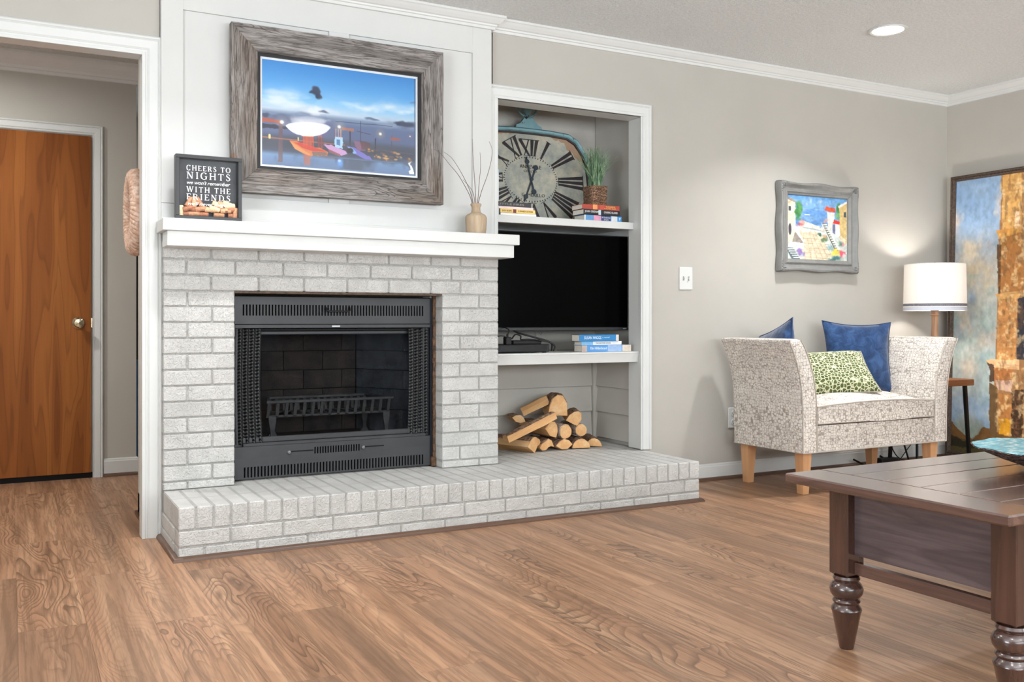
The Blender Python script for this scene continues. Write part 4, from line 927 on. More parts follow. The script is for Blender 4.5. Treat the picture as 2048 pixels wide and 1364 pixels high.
# ================================================================== BARNWOOD FRAMED HARBOUR PICTURE
M_BARN = []
for i, ax in enumerate('xz'):
    t = NT('grey_barnwood_'+ax); v = t.coords('Object', (1, 1, 1), 1)
    S = ((2.2, 22, 22), (9, 150, 150), (1.1, 9, 9)) if ax == 'x' else ((22, 22, 2.2), (150, 150, 9), (9, 9, 1.1))
    def mp(sc):
        n = t.node('ShaderNodeMapping'); t.link(v, n.inputs[0]); n.inputs['Scale'].default_value = sc; return n.outputs[0]
    a = t.noise(mp(S[0]), 1, 4, .6, .6); b = t.noise(mp(S[1]), 1, 4, .7)
    base = t.ramp(a, [(.3, (96, 91, 88)), (.45, (130, 125, 121)), (.58, (158, 153, 149)), (.72, (116, 107, 100))])
    base = t.mix(t.math('MULTIPLY', t.ramp(t.noise(mp(S[2]), 1, 2), [(.5, (0, 0, 0, 1)), (.62, (1, 1, 1, 1))]), .45), base, lin((112, 94, 78)))
    kn = t.vor(mp(tuple(q*.5 for q in (3.2, 11, 11)) if ax == 'x' else tuple(q*.5 for q in (11, 11, 3.2))), 1)
    F2 = (1.3, 13, 13) if ax == 'x' else (13, 13, 1.3)
    fld = t.math('ADD', t.noise(mp(F2), 1, 3, .5, .25), t.math('MULTIPLY', t.ramp(kn, [(0, (1, 1, 1, 1)), (.45, (0, 0, 0, 1))]), .35))
    rg = t.math('FRACT', t.math('MULTIPLY', fld, 22))
    crack = t.math('MULTIPLY', t.ramp(rg, [(.0, (1, 1, 1, 1)), (.28, (0, 0, 0, 1))]), t.ramp(t.noise(mp(S[2]), 2.3, 2), [(.4, (.15, .15, .15, 1)), (.6, (.8, .8, .8, 1))]))
    knot = t.ramp(kn, [(.07, (1, 1, 1, 1)), (.13, (0, 0, 0, 1))])
    c = t.mix(crack, base, lin((60, 52, 48))); c = t.mix(t.math('MULTIPLY', t.ramp(b, [(.40, (1, 1, 1, 1)), (.52, (0, 0, 0, 1))]), .6), c, lin((56, 50, 48)))
    c = t.mix(t.math('MULTIPLY', knot, .8), c, lin((112, 76, 44)))
    t.base(c); t.bump(t.math('ADD', b, t.math('MULTIPLY', crack, -1.0)), .9, .004); M_BARN.append(t.fin(.85, 0, .15))
pf = thing('framed_picture', 'harbour picture in a wide grey barnwood frame above the mantel', 'picture', (1.3255, 4.13, 1.462), rot=(radians(-.0), 0, 0))
FX0, FX1, FZ0, FZ1 = .832, 1.819, 1.462, 2.186; QX0, QX1, QZ0, QZ1 = .943, 1.705, 1.568, 2.070; FY, FB = 4.078, 4.118
def fboard(a, b, c_, d, ax, lb=None):
    m = MB()
    def sub(p, q, n=10): return [(p[0]+(q[0]-p[0])*i/n+random.uniform(-.0012, .0012)*(0 < i < n), p[1]+(q[1]-p[1])*i/n+random.uniform(-.0012, .0012)*(0 < i < n)) for i in range(n)]
    m.prism(sub(a, b)+sub(b, c_, 2)+sub(c_, d)+sub(d, a, 2), FY+random.uniform(-.001, .001), FB, 'xz')
    return m.build('frame_board', M_BARN[0 if ax == 'x' else 1], pf)
g = .0012
fboard((FX0, FZ1), (FX1, FZ1), (QX1, QZ1), (QX0, QZ1), 'x'); fboard((FX0, FZ0), (QX0, QZ0), (QX1, QZ0), (FX1, FZ0), 'x')
fboard((FX0, FZ0+g), (FX0, FZ1-g), (QX0-g, QZ1), (QX0-g, QZ0), 'z'); fboard((FX1, FZ1-g), (FX1, FZ0+g), (QX1+g, QZ0), (QX1+g, QZ1), 'z')
m = MB(); w = .012
m.box(QX0, QX1, FY+.003, FB, QZ1-w, QZ1); m.box(QX0, QX1, FY+.003, FB, QZ0, QZ0+w); m.box(QX0, QX0+w, FY+.003, FB, QZ0+w, QZ1-w); m.box(QX1-w, QX1, FY+.003, FB, QZ0+w, QZ1-w); m.build('inner_frame', M_BLACK, pf)
MB().box(QX0+w-.001, QX1-w+.001, FY+.016, FY+.024, QZ0+w-.001, QZ1-w+.001).build('mat_board', plain('white_mat', (240, 242, 244), .7, var=.005), pf)
MB().box(FX0+.03, FX1-.03, FB, 4.1375, FZ0+.03, FZ1-.03).build('backing', plain('raw_wood_back', (120, 100, 80), .8), pf)
P = Paint(300, 204, 1.52)
P.vgrad([(0, (62, 140, 208)), (.2, (92, 166, 224)), (.36, (140, 196, 232)), (.46, (196, 212, 226)), (.50, (128, 148, 176)), (.56, (98, 114, 150)), (.68, (92, 106, 142)), (.73, (70, 78, 96)), (.80, (56, 60, 76)), (.86, (62, 70, 92)), (.9, (104, 140, 182)), (1, (84, 112, 156))])
n1 = P.vn(5, 9, 3, 4)
P.blend((n1-.52)*5*np.exp(-((P.v-.38)/.10)**2), (226, 232, 238), .85); P.blend((P.vn(6, 12, 9, 4)-.46)*5*np.exp(-((P.v-.52)/.05)**2), (86, 98, 128), .8)
P.blend((P.vn(5, 4, 21)-.3)*1.5*np.exp(-((P.u-.3)/.22)**2-((P.v-.62)/.1)**2), (150, 120, 140), .6)
P.ell(.36, .43, .16, .05, (224, 228, 234), .8, .8, .1, 4); P.ell(.62, .36, .18, .035, (226, 234, 240), .7, .9, .1, 7); P.ell(.08, .32, .12, .05, (206, 218, 232), .7, .9, .1, 11)
for cx, cy, rx, ry in ((.335, .255, .034, .048), (.355, .295, .026, .035), (.31, .262, .028, .02)): P.ell(cx, cy, rx, ry, (56, 64, 88), .95, .4, .05, 5)
P.ell(.385, .445, .035, .02, (66, 78, 108), .8, .5, .05, 6); P.ell(.93, .47, .075, .04, (54, 66, 92), .9, .4, .07, 8); P.ell(.70, .47, .05, .018, (84, 100, 130), .8, .6, .05, 8); P.ell(.985, .25, .04, .02, (96, 120, 150), .6, .7, .05, 8); P.ell(.03, .52, .03, .03, (58, 70, 96), .8, .5, .05, 3)
# docks, poles
P.poly([(0, .555), (.115, .575), (.115, .60), (0, .595)], (176, 96, 74), 1, .01); P.poly([(0, .61), (.2, .625), (.2, .648), (0, .66)], (44, 48, 64), .9, .02)
P.poly([(.105, .6), (.128, .6), (.126, .97), (.098, .97)], (104, 78, 86), .85); P.line(0, .742, .52, .752, .006, (170, 110, 90), .9); P.line(.5, .752, .98, .78, .004, (90, 80, 92), .8)
P.line(.047, .72, .047, .745, .010, (236, 216, 150)); P.line(.223, .72, .223, .745, .006, (236, 216, 150))
P.line(.625, .50, .625, .72, .003, (40, 46, 66)); P.line(.46, .525, .84, .515, .0025, (52, 60, 84)); P.line(.6, .60, .69, .62, .003, (70, 60, 80)); P.line(.555, .60, .555, .80, .006, (60, 56, 70)); P.line(.724, .66, .722, .83, .006, (44, 42, 52)); P.line(.835, .62, .835, .78, .004, (80, 64, 74))
P.poly([(.5, .575), (.58, .58), (.58, .61), (.5, .60)], (190, 116, 86), .8); P.poly([(.83, .625), (.9, .635), (.88, .655), (.83, .66)], (166, 92, 74), .9)
for cx, cy, r, c in ((.122, .585, .020, (250, 236, 214)), (.484, .575, .018, (255, 236, 180)), (.757, .605, .016, (255, 214, 140)), (.962, .600, .008, (240, 110, 90))):
    P.ell(cx, cy, r*2.6, r*4, c, .35, 1.2); P.ell(cx, cy, r*.8, r*1.2, (255, 250, 236), 1, .6)
# moored boats
P.poly([(.17, .755), (.21, .75), (.3, .80), (.36, .80), (.41, .835), (.405, .87), (.29, .89), (.2, .83)], (214, 124, 66), 1, .012, 3); P.poly([(.2, .765), (.27, .77), (.40, .83), (.31, .838), (.24, .81)], (206, 60, 38), 1, .015, 4); P.poly([(.175, .765), (.24, .82), (.30, .87), (.295, .885), (.2, .828)], (226, 152, 84), .9, .008, 5); P.poly([(.31, .842), (.405, .838), (.402, .868), (.315, .885)], (120, 96, 84), .9)
for x in (.255, .275, .30, .315, .35, .37): P.line(x, .66+.02*(x > .33), x+.003, .80, .0035, (226, 88, 58), .95)
P.poly([(.25, .68), (.32, .675), (.32, .70), (.25, .705)], (224, 116, 72), .9); P.poly([(.265, .70), (.31, .70), (.315, .79), (.26, .78)], (210, 92, 60), .75, .02); P.poly([(.34, .70), (.38, .70), (.385, .80), (.345, .80)], (120, 60, 64), .6)
P.poly([(.38, .765), (.44, .765), (.53, .81), (.535, .835), (.50, .86), (.43, .82)], (206, 158, 204), 1, .012, 8); P.poly([(.41, .80), (.49, .845), (.49, .868), (.42, .835)], (152, 86, 86), .9); P.poly([(.455, .68), (.505, .68), (.505, .79), (.455, .78)], (178, 214, 240), 1, .01); P.poly([(.468, .70), (.49, .70), (.49, .76), (.468, .755)], (70, 116, 170), .9)
for x in (.462, .478, .494): P.line(x, .60, x, .69, .003, (240, 176, 120))
P.poly([(.53, .76), (.58, .765), (.69, .85), (.70, .875), (.66, .872), (.57, .82)], (120, 112, 196), 1, .012, 9); P.poly([(.54, .765), (.57, .77), (.60, .82), (.58, .83)], (140, 186, 232), .9); P.poly([(.58, .70), (.64, .70), (.66, .79), (.60, .79)], (150, 96, 130), .8, .02); P.poly([(.62, .69), (.69, .71), (.69, .78), (.63, .78)], (96, 60, 66), .85, .02)
P.ell(.555, .80, .022, .03, (24, 24, 34), .95, .3, .02)
rs_ = np.random.RandomState(4)
for i in range(46):
    x = rs_.uniform(.68, .97); y = .76+.10*rs_.rand()+(x-.7)*.08; c = [(196, 132, 74), (120, 82, 66), (222, 170, 100), (84, 70, 76), (56, 50, 60)][rs_.randint(5)]; P.ell(x, y, .02*rs_.rand()+.006, .012, c, .8, .5, .02, i)
P.poly([(.86, .80), (1, .88), (1, .98), (.9, .86)], (72, 84, 108), .7, .02)
P.blend(((P.vn(9, 3, 31)-.42)*6)*(P.v > .885)*(P.v < .99), (40, 44, 60), .6)
P.poly([(.25, .885), (.30, .885), (.29, .98), (.26, .98)], (186, 88, 62), .7, .03); P.ell(.49, .93, .028, .055, (96, 160, 236), .95, .6, .03, 3); P.ell(.485, .91, .014, .02, (186, 214, 250), .9, .6); P.ell(.42, .89, .10, .02, (130, 66, 62), .4, .9)
P.poly([(.955, .87), (.963, .86), (.985, .95), (.992, .985), (.965, .985)], (238, 240, 244), 1, .03, 6)
P.blend((P.u > .99)*1.0, (60, 80, 110), .4)
mx0, mx1, mz0, mz1 = QX0+w+.010, QX1-w-.010, QZ0+w+.010, QZ1-w-.010
P.build('print', lambda u, v: (mx0+(mx1-mx0)*u, FY+.0155, mz1-(mz1-mz0)*v), pf, .5)
gg = M_GLASS.copy(); gg.name = 'picture_glass'; [setattr(n_.inputs[0], 'default_value', 1.42) for n_ in gg.node_tree.nodes if n_.type == 'FRESNEL']
MB().box(QX0+w-.002, QX1-w+.002, FY+.010, FY+.0125, QZ0+w-.002, QZ1-w+.002).build('glass', gg, pf)
# small carved grey frame with village scene
vf = thing('framed_picture', 'seaside village painting in a carved grey frame above the settee', 'picture', (4.343, 4.14, 1.205))
GX0, GX1, GZ0, GZ1 = 4.020, 4.672, 1.206, 1.741; GY = 4.118
M_GFR = plain('grey_frame_paint', (126, 126, 123), .5, var=.05, scale=20, bump=.3, bscale=120)
def gp(s): # wavy outer edge
    return .004*cos(2*pi*s*2)
m = MB(); N = 22; prof = [(0, .0, .052), (0, .014, .03), (.006, .024, .018), (.018, .018, .016), (.024, .008, .020), (.036, .004, .030), (.044, .010, .026), (.052, -.002, .034), (.060, .006, .036), (.074, .010, .040), (.078, .030, .041)]
hw, hh, cx, cz = (GX1-GX0)/2, (GZ1-GZ0)/2, (GX0+GX1)/2, (GZ0+GZ1)/2
sides = [((-1, -1), (1, -1)), ((1, -1), (1, 1)), ((1, 1), (-1, 1)), ((-1, 1), (-1, -1))]
PR = [(0, .046), (.0, .012), (.005, .002), (.014, .000), (.022, .006), (.027, .014), (.038, .020), (.046, .019), (.052, .012), (.058, .012), (.062, .018), (.072, .022), (.076, .030), (.076, .046)]
for (ax, az), (bx_, bz_) in sides:
    rings = []
    for i in range(N+1):
        s = i/N; wob = .005*math.cos(2*pi*(s-.5)*2)*(1 if 0 < i < N else .6); r = []
        horiz = az == bz_
        for (u, dy) in PR:
            ex = 1.0 if u < .03 else 0
            uu = u - ex*wob*(1-u/.03 if u < .03 else 0)
            if horiz: x = cx+(ax+(bx_-ax)*s)*(hw-u); z = cz+az*(hh-uu)
            else: z = cz+(az+(bz_-az)*s)*(hh-u); x = cx+ax*(hw-uu)
            r.append((x, GY+dy, z))
        rings.append(r)
    MB().loft(rings).build('frame_rail', M_GFR, vf, smooth=35)
def relief(cx_, cz_, sx, sz):
    m = MB()
    for (dx, dz, r) in ((.012, .012, .009), (.030, .010, .007), (.010, .030, .007), (.046, .008, .0055), (.008, .046, .0055), (.022, .022, .008), (.036, .022, .005), (.022, .036, .005), (.060, .008, .004), (.008, .060, .004)):
        for k in range(2):
            x, z = cx_+sx*dx, cz_+sz*dz; m.loft([[(x+r*q*cos(a/8*2*pi), GY+yy, z+r*q*sin(a/8*2*pi)) for a in range(8)] for q, yy in ((1, .012), (.9, .002), (.5, -.003), (.05, -.004))], True); break
    return m
for sx, sz in ((1, 1), (-1, 1), (1, -1), (-1, -1)): relief(cx-sx*hw, cz-sz*hh, sx, sz).build('corner_carving', M_GFR, vf, smooth=50)
V = Paint(150, 150, 1.1)
V.vgrad([(0, (92, 146, 196)), (.14, (128, 170, 212)), (.26, (96, 140, 196)), (.34, (108, 150, 196)), (.44, (86, 128, 180)), (.5, (206, 214, 214)), (1, (196, 200, 186))])
V.blend((V.vn(6, 6, 2, 4)-.45)*4*np.exp(-((V.u-.5)/.25)**2-((V.v-.09)/.08)**2), (226, 220, 222), .95); V.blend((V.vn(9, 14, 5, 3)-.5)*5*((V.v > .2)*(V.v < .45)), (140, 176, 214), .7)
V.poly([(.28, .40), (.62, .50), (.62, .56), (.2, .56), (.22, .42)], (206, 204, 192)); V.line(.26, .5, .55, .535, .008, (150, 164, 176)); V.ell(.33, .30, .05, .01, (236, 236, 236), .9)
V.poly([(.2, .57), (.52, .56), (.80, 1), (.28, 1)], (216, 200, 172), 1, .02)
for i in range(6): V.line(.2, .60+i*.07, .75, .60+i*.075, .003, (168, 140, 120), .8)
for i in range(6): V.line(.26+i*.05, .57, .3+i*.1, 1, .003, (168, 140, 120), .8)
V.blend((V.vn(12, 12, 8)-.5)*3*(V.v > .88), (150, 190, 200), .7)
V.poly([(0, .06), (.08, .08), (.14, .12), (.13, .72), (0, .74)], (228, 216, 186), 1, .02); V.poly([(0, .045), (.07, .06), (.17, .12), (.15, .135), (0, .08)], (150, 140, 130)); V.poly([(.03, .19), (.065, .19), (.065, .26), (.03, .26)], (74, 78, 92)); V.ell(.05, .54, .028, .10, (76, 76, 92), 1, .2); V.ell(.04, .12, .05, .03, (216, 150, 120), .7, .7, .05)
V.ell(.19, .25, .07, .18, (70, 128, 76), 1, .35, .07, 3); V.ell(.2, .20, .045, .12, (100, 160, 96), .8, .6, .08, 5); V.ell(.24, .42, .06, .05, (220, 150, 140), .9, .5, .08, 6); V.ell(.22, .46, .06, .04, (206, 90, 100), .8, .6, .08, 9)
V.poly([(.14, .50), (.29, .72), (.27, .74), (.14, .56)], (226, 222, 208)); V.poly([(.13, .57), (.27, .74), (.24, .78), (.08, .76)], (136, 124, 116), .8)
V.poly([(.07, .73), (.29, .75), (.29, .78), (.07, .76)], (236, 240, 244)); V.poly([(.07, .80), (.29, .81), (.29, .835), (.07, .82)], (220, 226, 236))
for i in range(7): V.line(.085+i*.03, .75, .085+i*.03, .81, .006, (214, 222, 236)); 
V.poly([(.0, .82), (.1, .82), (.22, 1), (.08, 1), (0, .86)], (96, 110, 116)); 
for i in range(6): V.line(.01+i*.026, .845+i*.032, .11+i*.026, .84+i*.032, .008, (222, 228, 220))
V.ell(.22, .87, .06, .06, (138, 112, 170), .95, .5, .08, 4); V.ell(.27, .92, .03, .05, (150, 124, 176), .9, .5, .06, 5)
V.ell(.86, .2, .055, .14, (70, 136, 84), 1, .4, .06, 7); V.ell(.83, .28, .04, .08, (110, 166, 100), .8, .6, .07, 2)
V.poly([(.66, .24), (.79, .24), (.77, .50), (.68, .50)], (226, 214, 204), 1, .01); V.poly([(.62, .20), (.64, .15), (.8, .17), (.80, .235), (.63, .22)], (206, 88, 58), 1, .012); V.poly([(.80, .42), (.88, .42), (.88, .62), (.80, .60)], (232, 226, 220)); V.poly([(.755, .41), (.78, .355), (.88, .37), (.88, .42)], (204, 62, 50)); V.poly([(.755, .42), (.80, .42), (.80, .58), (.755, .56)], (104, 112, 144)); V.ell(.64, .37, .04, .04, (186, 150, 150), .9, .5, .06, 2)
V.poly([(.87, .12), (1, .06), (1, .66), (.98, .74), (.88, .66)], (206, 180, 124), 1, .02); V.poly([(.85, .13), (1, .045), (1, .08), (.86, .16)], (226, 218, 206)); V.poly([(.945, .22), (.985, .215), (.985, .30), (.945, .30)], (72, 92, 96)); V.poly([(.89, .60), (.98, .66), (.96, .76), (.88, .74)], (228, 216, 196), .8)
V.blend((V.vn(14, 14, 12)-.48)*5*np.clip(1-np.hypot((V.u-.58)/.13, (V.v-.60)/.13), 0, 1)*3, (76, 108, 92), 1); V.ell(.63, .64, .06, .06, (200, 160, 120), .85, .6, .09, 3); V.ell(.62, .68, .07, .05, (104, 132, 80), .7, .7, .09, 8)
V.poly([(.57, .42), (.62, .42), (.86, .84), (.78, .86)], (112, 116, 108), 1, .01)
for i in range(12): V.line(.60+i*.0195, .44+i*.034, .655+i*.0195, .435+i*.034, .008, (226, 230, 214))
V.line(.575, .43, .79, .85, .007, (226, 226, 216)); V.ell(.90, .72, .06, .07, (96, 128, 110), .9, .6, .1, 2); V.ell(.92, .73, .04, .04, (216, 150, 160), .9, .6, .08, 4)
V.ell(.80, .88, .08, .07, (230, 206, 90), .95, .5, .1, 3); V.ell(.93, .88, .07, .08, (212, 84, 100), .95, .5, .1, 5); V.ell(.94, .92, .03, .04, (236, 190, 196), .9, .5, .07, 6); V.ell(.78, .97, .15, .05, (66, 112, 112), .9, .6, .1, 7); V.ell(.7, .80, .07, .06, (120, 166, 176), .7, .7, .1, 9)
V.jitter(.16, 30, 30, 2)
V.build('canvas', lambda u, v: (GX0+.074+(GX1-GX0-.148)*u, GY+.030, GZ1-.072-(GZ1-GZ0-.144)*v), vf, .35)
# tall painting of ruined columns leaning on the right wall
rp = thing('leaning_painting', 'tall framed painting of ruined golden columns leaning on the right wall', 'painting', (5.50, 3.49, .02))
def RP(s, h, d=0):   # s along -y from the left edge, h height, d toward the room
    return (5.478+.062*h/1.86-d, 4.105-s, .02+h)
RW, RH = 1.22, 1.845; M_RF = plain('carved_dark_frame', (74, 60, 50), .45, .3, var=.35, scale=90, bump=1, bscale=110, bdist=.006)
FP = [(0, 0), (0, .018), (.006, .026), (.016, .022), (.022, .026), (.030, .014), (.034, .004), (.034, 0)]
m = MB(); m.sweep([(0, 0), (RW, 0), (RW, RH), (0, RH)], FP, lambda s, h, v: RP(s, h, v), closed=True); m.build('frame', M_RF, rp, smooth=30)
m = MB(); m.loft([[RP(.01, .01, 0), RP(RW-.01, .01, 0), RP(RW-.01, .01, -.012), RP(.01, .01, -.012)], [RP(.01, RH-.01, 0), RP(RW-.01, RH-.01, 0), RP(RW-.01, RH-.01, -.012), RP(.01, RH-.01, -.012)]]); m.build('stretcher', plain('raw_wood_back', (120, 100, 80), .8), rp)
R = Paint(240, 370, (RW-.06)/(RH-.06))
sx = lambda s: (s-.03)/(RW-.06); sz = lambda h: (h-.03)/(RH-.06)   # h measured from the top
R.vgrad([(0, (146, 172, 198)), (.15, (140, 168, 200)), (.24, (168, 184, 200)), (.33, (196, 192, 182)), (.5, (180, 190, 184)), (.7, (180, 192, 190)), (.85, (166, 178, 184)), (.93, (140, 150, 136)), (1, (60, 60, 44))])
for sd, vv, wd, cc in ((1, .13, .06, (222, 204, 190)), (2, .25, .04, (226, 208, 180)), (3, .36, .07, (206, 190, 160)), (4, .55, .09, (196, 186, 170)), (5, .72, .07, (220, 206, 188)), (6, .8, .04, (172, 180, 196))):
    R.blend((R.vn(9, 11, sd*7, 5)-.49)*6*np.exp(-((R.v-vv)/wd)**2), cc, .85)
R.blend((R.vn(8, 10, 77, 5)-.55)*6, (128, 158, 194), .6); R.blend((R.vn(8, 14, 87, 5)-.58)*6*(R.v > .35), (156, 178, 170), .6)
def rpoly(pts, c, al=1, wob=.012, seed=0): R.poly([(sx(a), sz(b)) for a, b in pts], c, al, wob, seed)
rpoly([(0, 1.63), (.04, 1.62), (.12, 1.70), (.2, 1.73), (.26, 1.64), (.36, 1.62), (1.3, 1.62), (1.3, 1.9), (0, 1.9)], (118, 84, 48), 1, .02, 3); rpoly([(0, 1.74), (1.3, 1.70), (1.3, 1.9), (0, 1.9)], (78, 72, 44), .9, .02, 4); rpoly([(0, 1.70), (.2, 1.75), (.4, 1.73), (.2, 1.78), (0, 1.78)], (36, 34, 22), .8, .02)
rpoly([(.36, -.1), (1.3, -.1), (1.3, 1.66), (.33, 1.66)], (164, 122, 80), 1, .006); rpoly([(.365, 0), (.49, 0), (.49, .39), (.365, .39)], (216, 166, 98), 1, .008, 2); rpoly([(.45, .28), (.485, .28), (.485, .40), (.45, .40)], (240, 214, 180), .9)
rpoly([(.325, .385), (.49, .375), (.50, .41), (.35, .44)], (216, 158, 78), 1, .006); rpoly([(.34, .44), (.49, .41), (.49, .47), (.36, .49)], (176, 120, 60), 1, .006)
rpoly([(.36, .49), (.50, .45), (.52, .78), (.36, .80)], (184, 124, 66), 1, .01, 6); rpoly([(.33, .47), (.36, .47), (.365, .80), (.35, .80)], (92, 64, 40), .9, .008)
rpoly([(.325, .785), (.50, .77), (.49, .82), (.35, .82)], (222, 172, 106), 1, .006); rpoly([(.35, .82), (.48, .82), (.47, 1.22), (.35, 1.22)], (206, 146, 86), 1, .01, 8); rpoly([(.48, .82), (.56, .80), (.56, 1.2), (.48, 1.2)], (54, 56, 66), 1, .01)
rpoly([(.275, 1.205), (.30, 1.20), (.50, 1.20), (.50, 1.26), (.31, 1.27)], (236, 190, 140), 1, .008); rpoly([(.275, 1.215), (.33, 1.235), (.34, 1.34), (.30, 1.34), (.305, 1.27)], (92, 70, 54), 1, .012); rpoly([(.33, 1.26), (.46, 1.26), (.46, 1.33), (.34, 1.33)], (176, 112, 62), 1, .01); rpoly([(.345, 1.33), (.46, 1.33), (.455, 1.40), (.36, 1.40)], (212, 176, 156), 1, .01)
rpoly([(.30, 1.34), (.36, 1.38), (.36, 1.68), (.31, 1.68)], (112, 86, 56), 1, .012); rpoly([(.365, 1.42), (.455, 1.42), (.455, 1.60), (.37, 1.60)], (190, 128, 70), 1, .012, 3); rpoly([(.37, 1.57), (.455, 1.57), (.45, 1.67), (.37, 1.67)], (226, 160, 44), 1, .01); rpoly([(.455, 1.40), (.53, 1.38), (.53, 1.68), (.455, 1.68)], (72, 52, 38), 1, .01)
rpoly([(.6, .5), (.9, .42), (1.0, .8), (1.0, 1.6), (.62, 1.6)], (78, 92, 110), .9, .02)
MK = np.clip((R.u-sx(.34))*60, 0, 1)*(R.v < sz(1.68)); R.blend((R.vn(50, 60, 41, 4)-.53)*6*MK, (244, 214, 162), .7); R.blend((R.vn(60, 44, 51, 4)-.56)*7*MK, (120, 86, 56), .5); R.blend((R.vn(22, 110, 61, 3)-.58)*7*MK, (166, 112, 70), .4)
R.jitter(.12, 60, 60, 9); 
R.build('canvas', lambda u, v: RP(.03+(RW-.06)*u, RH-.03-(RH-.06)*v, .003), rp, .45)

# ================================================================== SETTEE
st = thing('settee', 'small cream settee with flared arms and brown crackle pattern', 'settee', (4.17, 3.8, 0))
t = NT('crackle_upholstery'); v = t.coords('Object', (1, 1, 1.12)); nz = t.node('ShaderNodeTexNoise'); t.link(v, nz.inputs[0]); nz.inputs['Scale'].default_value = 26; nz.inputs['Detail'].default_value = 2
vm = t.node('ShaderNodeVectorMath', operation='MULTIPLY_ADD'); t.link(nz.outputs['Color'], vm.inputs[0]); vm.inputs[1].default_value = (.005, .005, .005); t.link(v, vm.inputs[2])
q1 = t.node('ShaderNodeTexVoronoi', feature='F1', distance='CHEBYCHEV'); q2 = t.node('ShaderNodeTexVoronoi', feature='F2', distance='CHEBYCHEV')
for q in (q1, q2): t.link(vm.outputs[0], q.inputs['Vector']); q.inputs['Scale'].default_value = 56; q.inputs['Randomness'].default_value = .8
e = t.math('SUBTRACT', q2.outputs['Distance'], q1.outputs['Distance']); e2 = q1.outputs['Color']
ln = t.ramp(e, [(.0, (1, 1, 1, 1)), (.05, (1, 1, 1, 1)), (.11, (0, 0, 0, 1))])
wash = t.noise(v, 9, 2); base = t.ramp(wash, [(.3, (214, 207, 198)), (.7, (230, 223, 213))])
oi = t.node('ShaderNodeSeparateColor'); t.link(e2, oi.inputs[0]); cell = t.ramp(oi.outputs[0], [(.2, (1, 1, 1, 1)), (.45, (0, 0, 0, 1))])
base = t.mix(t.math('MULTIPLY', cell, .25), base, lin((172, 163, 154)))
t.base(t.mix(t.math('MULTIPLY', ln, .68), base, lin((126, 112, 102)))); t.bump(t.math('ADD', t.math('MULTIPLY', ln, -.6), t.noise(v, 400, 2)), .35, .0012); M_UPH = t.fin(.85, 0, .15)
M_WELT = plain('welt_cord_fabric', (178, 169, 158), .8, var=.04, scale=80)
M_MAPLE = m_wood('pale_maple_leg', [(.3, (198, 148, 104)), (.7, (216, 168, 124))], rings=5, rough=.4, dark=(176, 124, 84), damt=.2, axis='z', fines=.12)
def rrect(x0, x1, y0, y1, z, r, n=5):
    pts = []
    for cx_, cy_, a0 in ((x1-r, y1-r, 0), (x0+r, y1-r, 90), (x0+r, y0+r, 180), (x1-r, y0+r, 270)):
        for i in range(n+1): a = radians(a0+90*i/n); pts.append((cx_+r*cos(a), cy_+r*sin(a), z))
    return pts
def arm(sgn):
    # outer edge of the arm by height; flares outward
    prof = [(.222, 0, .108), (.30, .001, .108), (.40, .002, .108), (.50, .006, .107), (.57, .014, .106), (.63, .026, .105), (.69, .044, .102), (.74, .064, .100), (.78, .084, .097), (.800, .096, .094)]
    rings = []
    for z, off, th in prof:
        xo = 3.607-off; xi = xo+th; a, b = (xo, xi)
        if sgn > 0: a, b = 8.34-xi, 8.34-xo
        rings.append(rrect(a, b, 3.542, 4.075, z, .02))
    for dz, sh in ((.008, .004), (.013, .012), (.0155, .024)):
        z, off, th = prof[-1]; xo = 3.607-off-.003; xi = xo+th; a, b = (xo+sh, xi-sh)
        if sgn > 0: a, b = 8.34-xi+sh, 8.34-xo-sh
        rings.append(rrect(a, b, 3.542+sh, 4.075-sh, z+dz, .018))
    o = MB().loft(rings).build('arm', M_UPH, st, smooth=45)
    for side in (0, 1):
        pts = [];
        for z, off, th in prof+[(.81, .098, .09)]:
            xo = 3.607-off+(.004 if side == 0 else th-.004); x = xo if sgn < 0 else 8.34-xo; pts.append((x, 3.5445, z))
        MB().tube(pts, .0032, 6).build('welt', M_WELT, o, smooth=60)
    return o
arm(-1); arm(1)
MB().loft([rrect(3.705, 4.635, 3.560, 4.06, z, .012) for z in (.224, .23, .352, .358)]).build('seat_base', M_UPH, st, smooth=40)
MB().tube([(3.612, 3.545, .2225), (4.728, 3.545, .2225), (4.728, 4.07, .2225), (3.612, 4.07, .2225)], .004, 6, closed=True).build('bottom_welt', M_WELT, st, smooth=60)
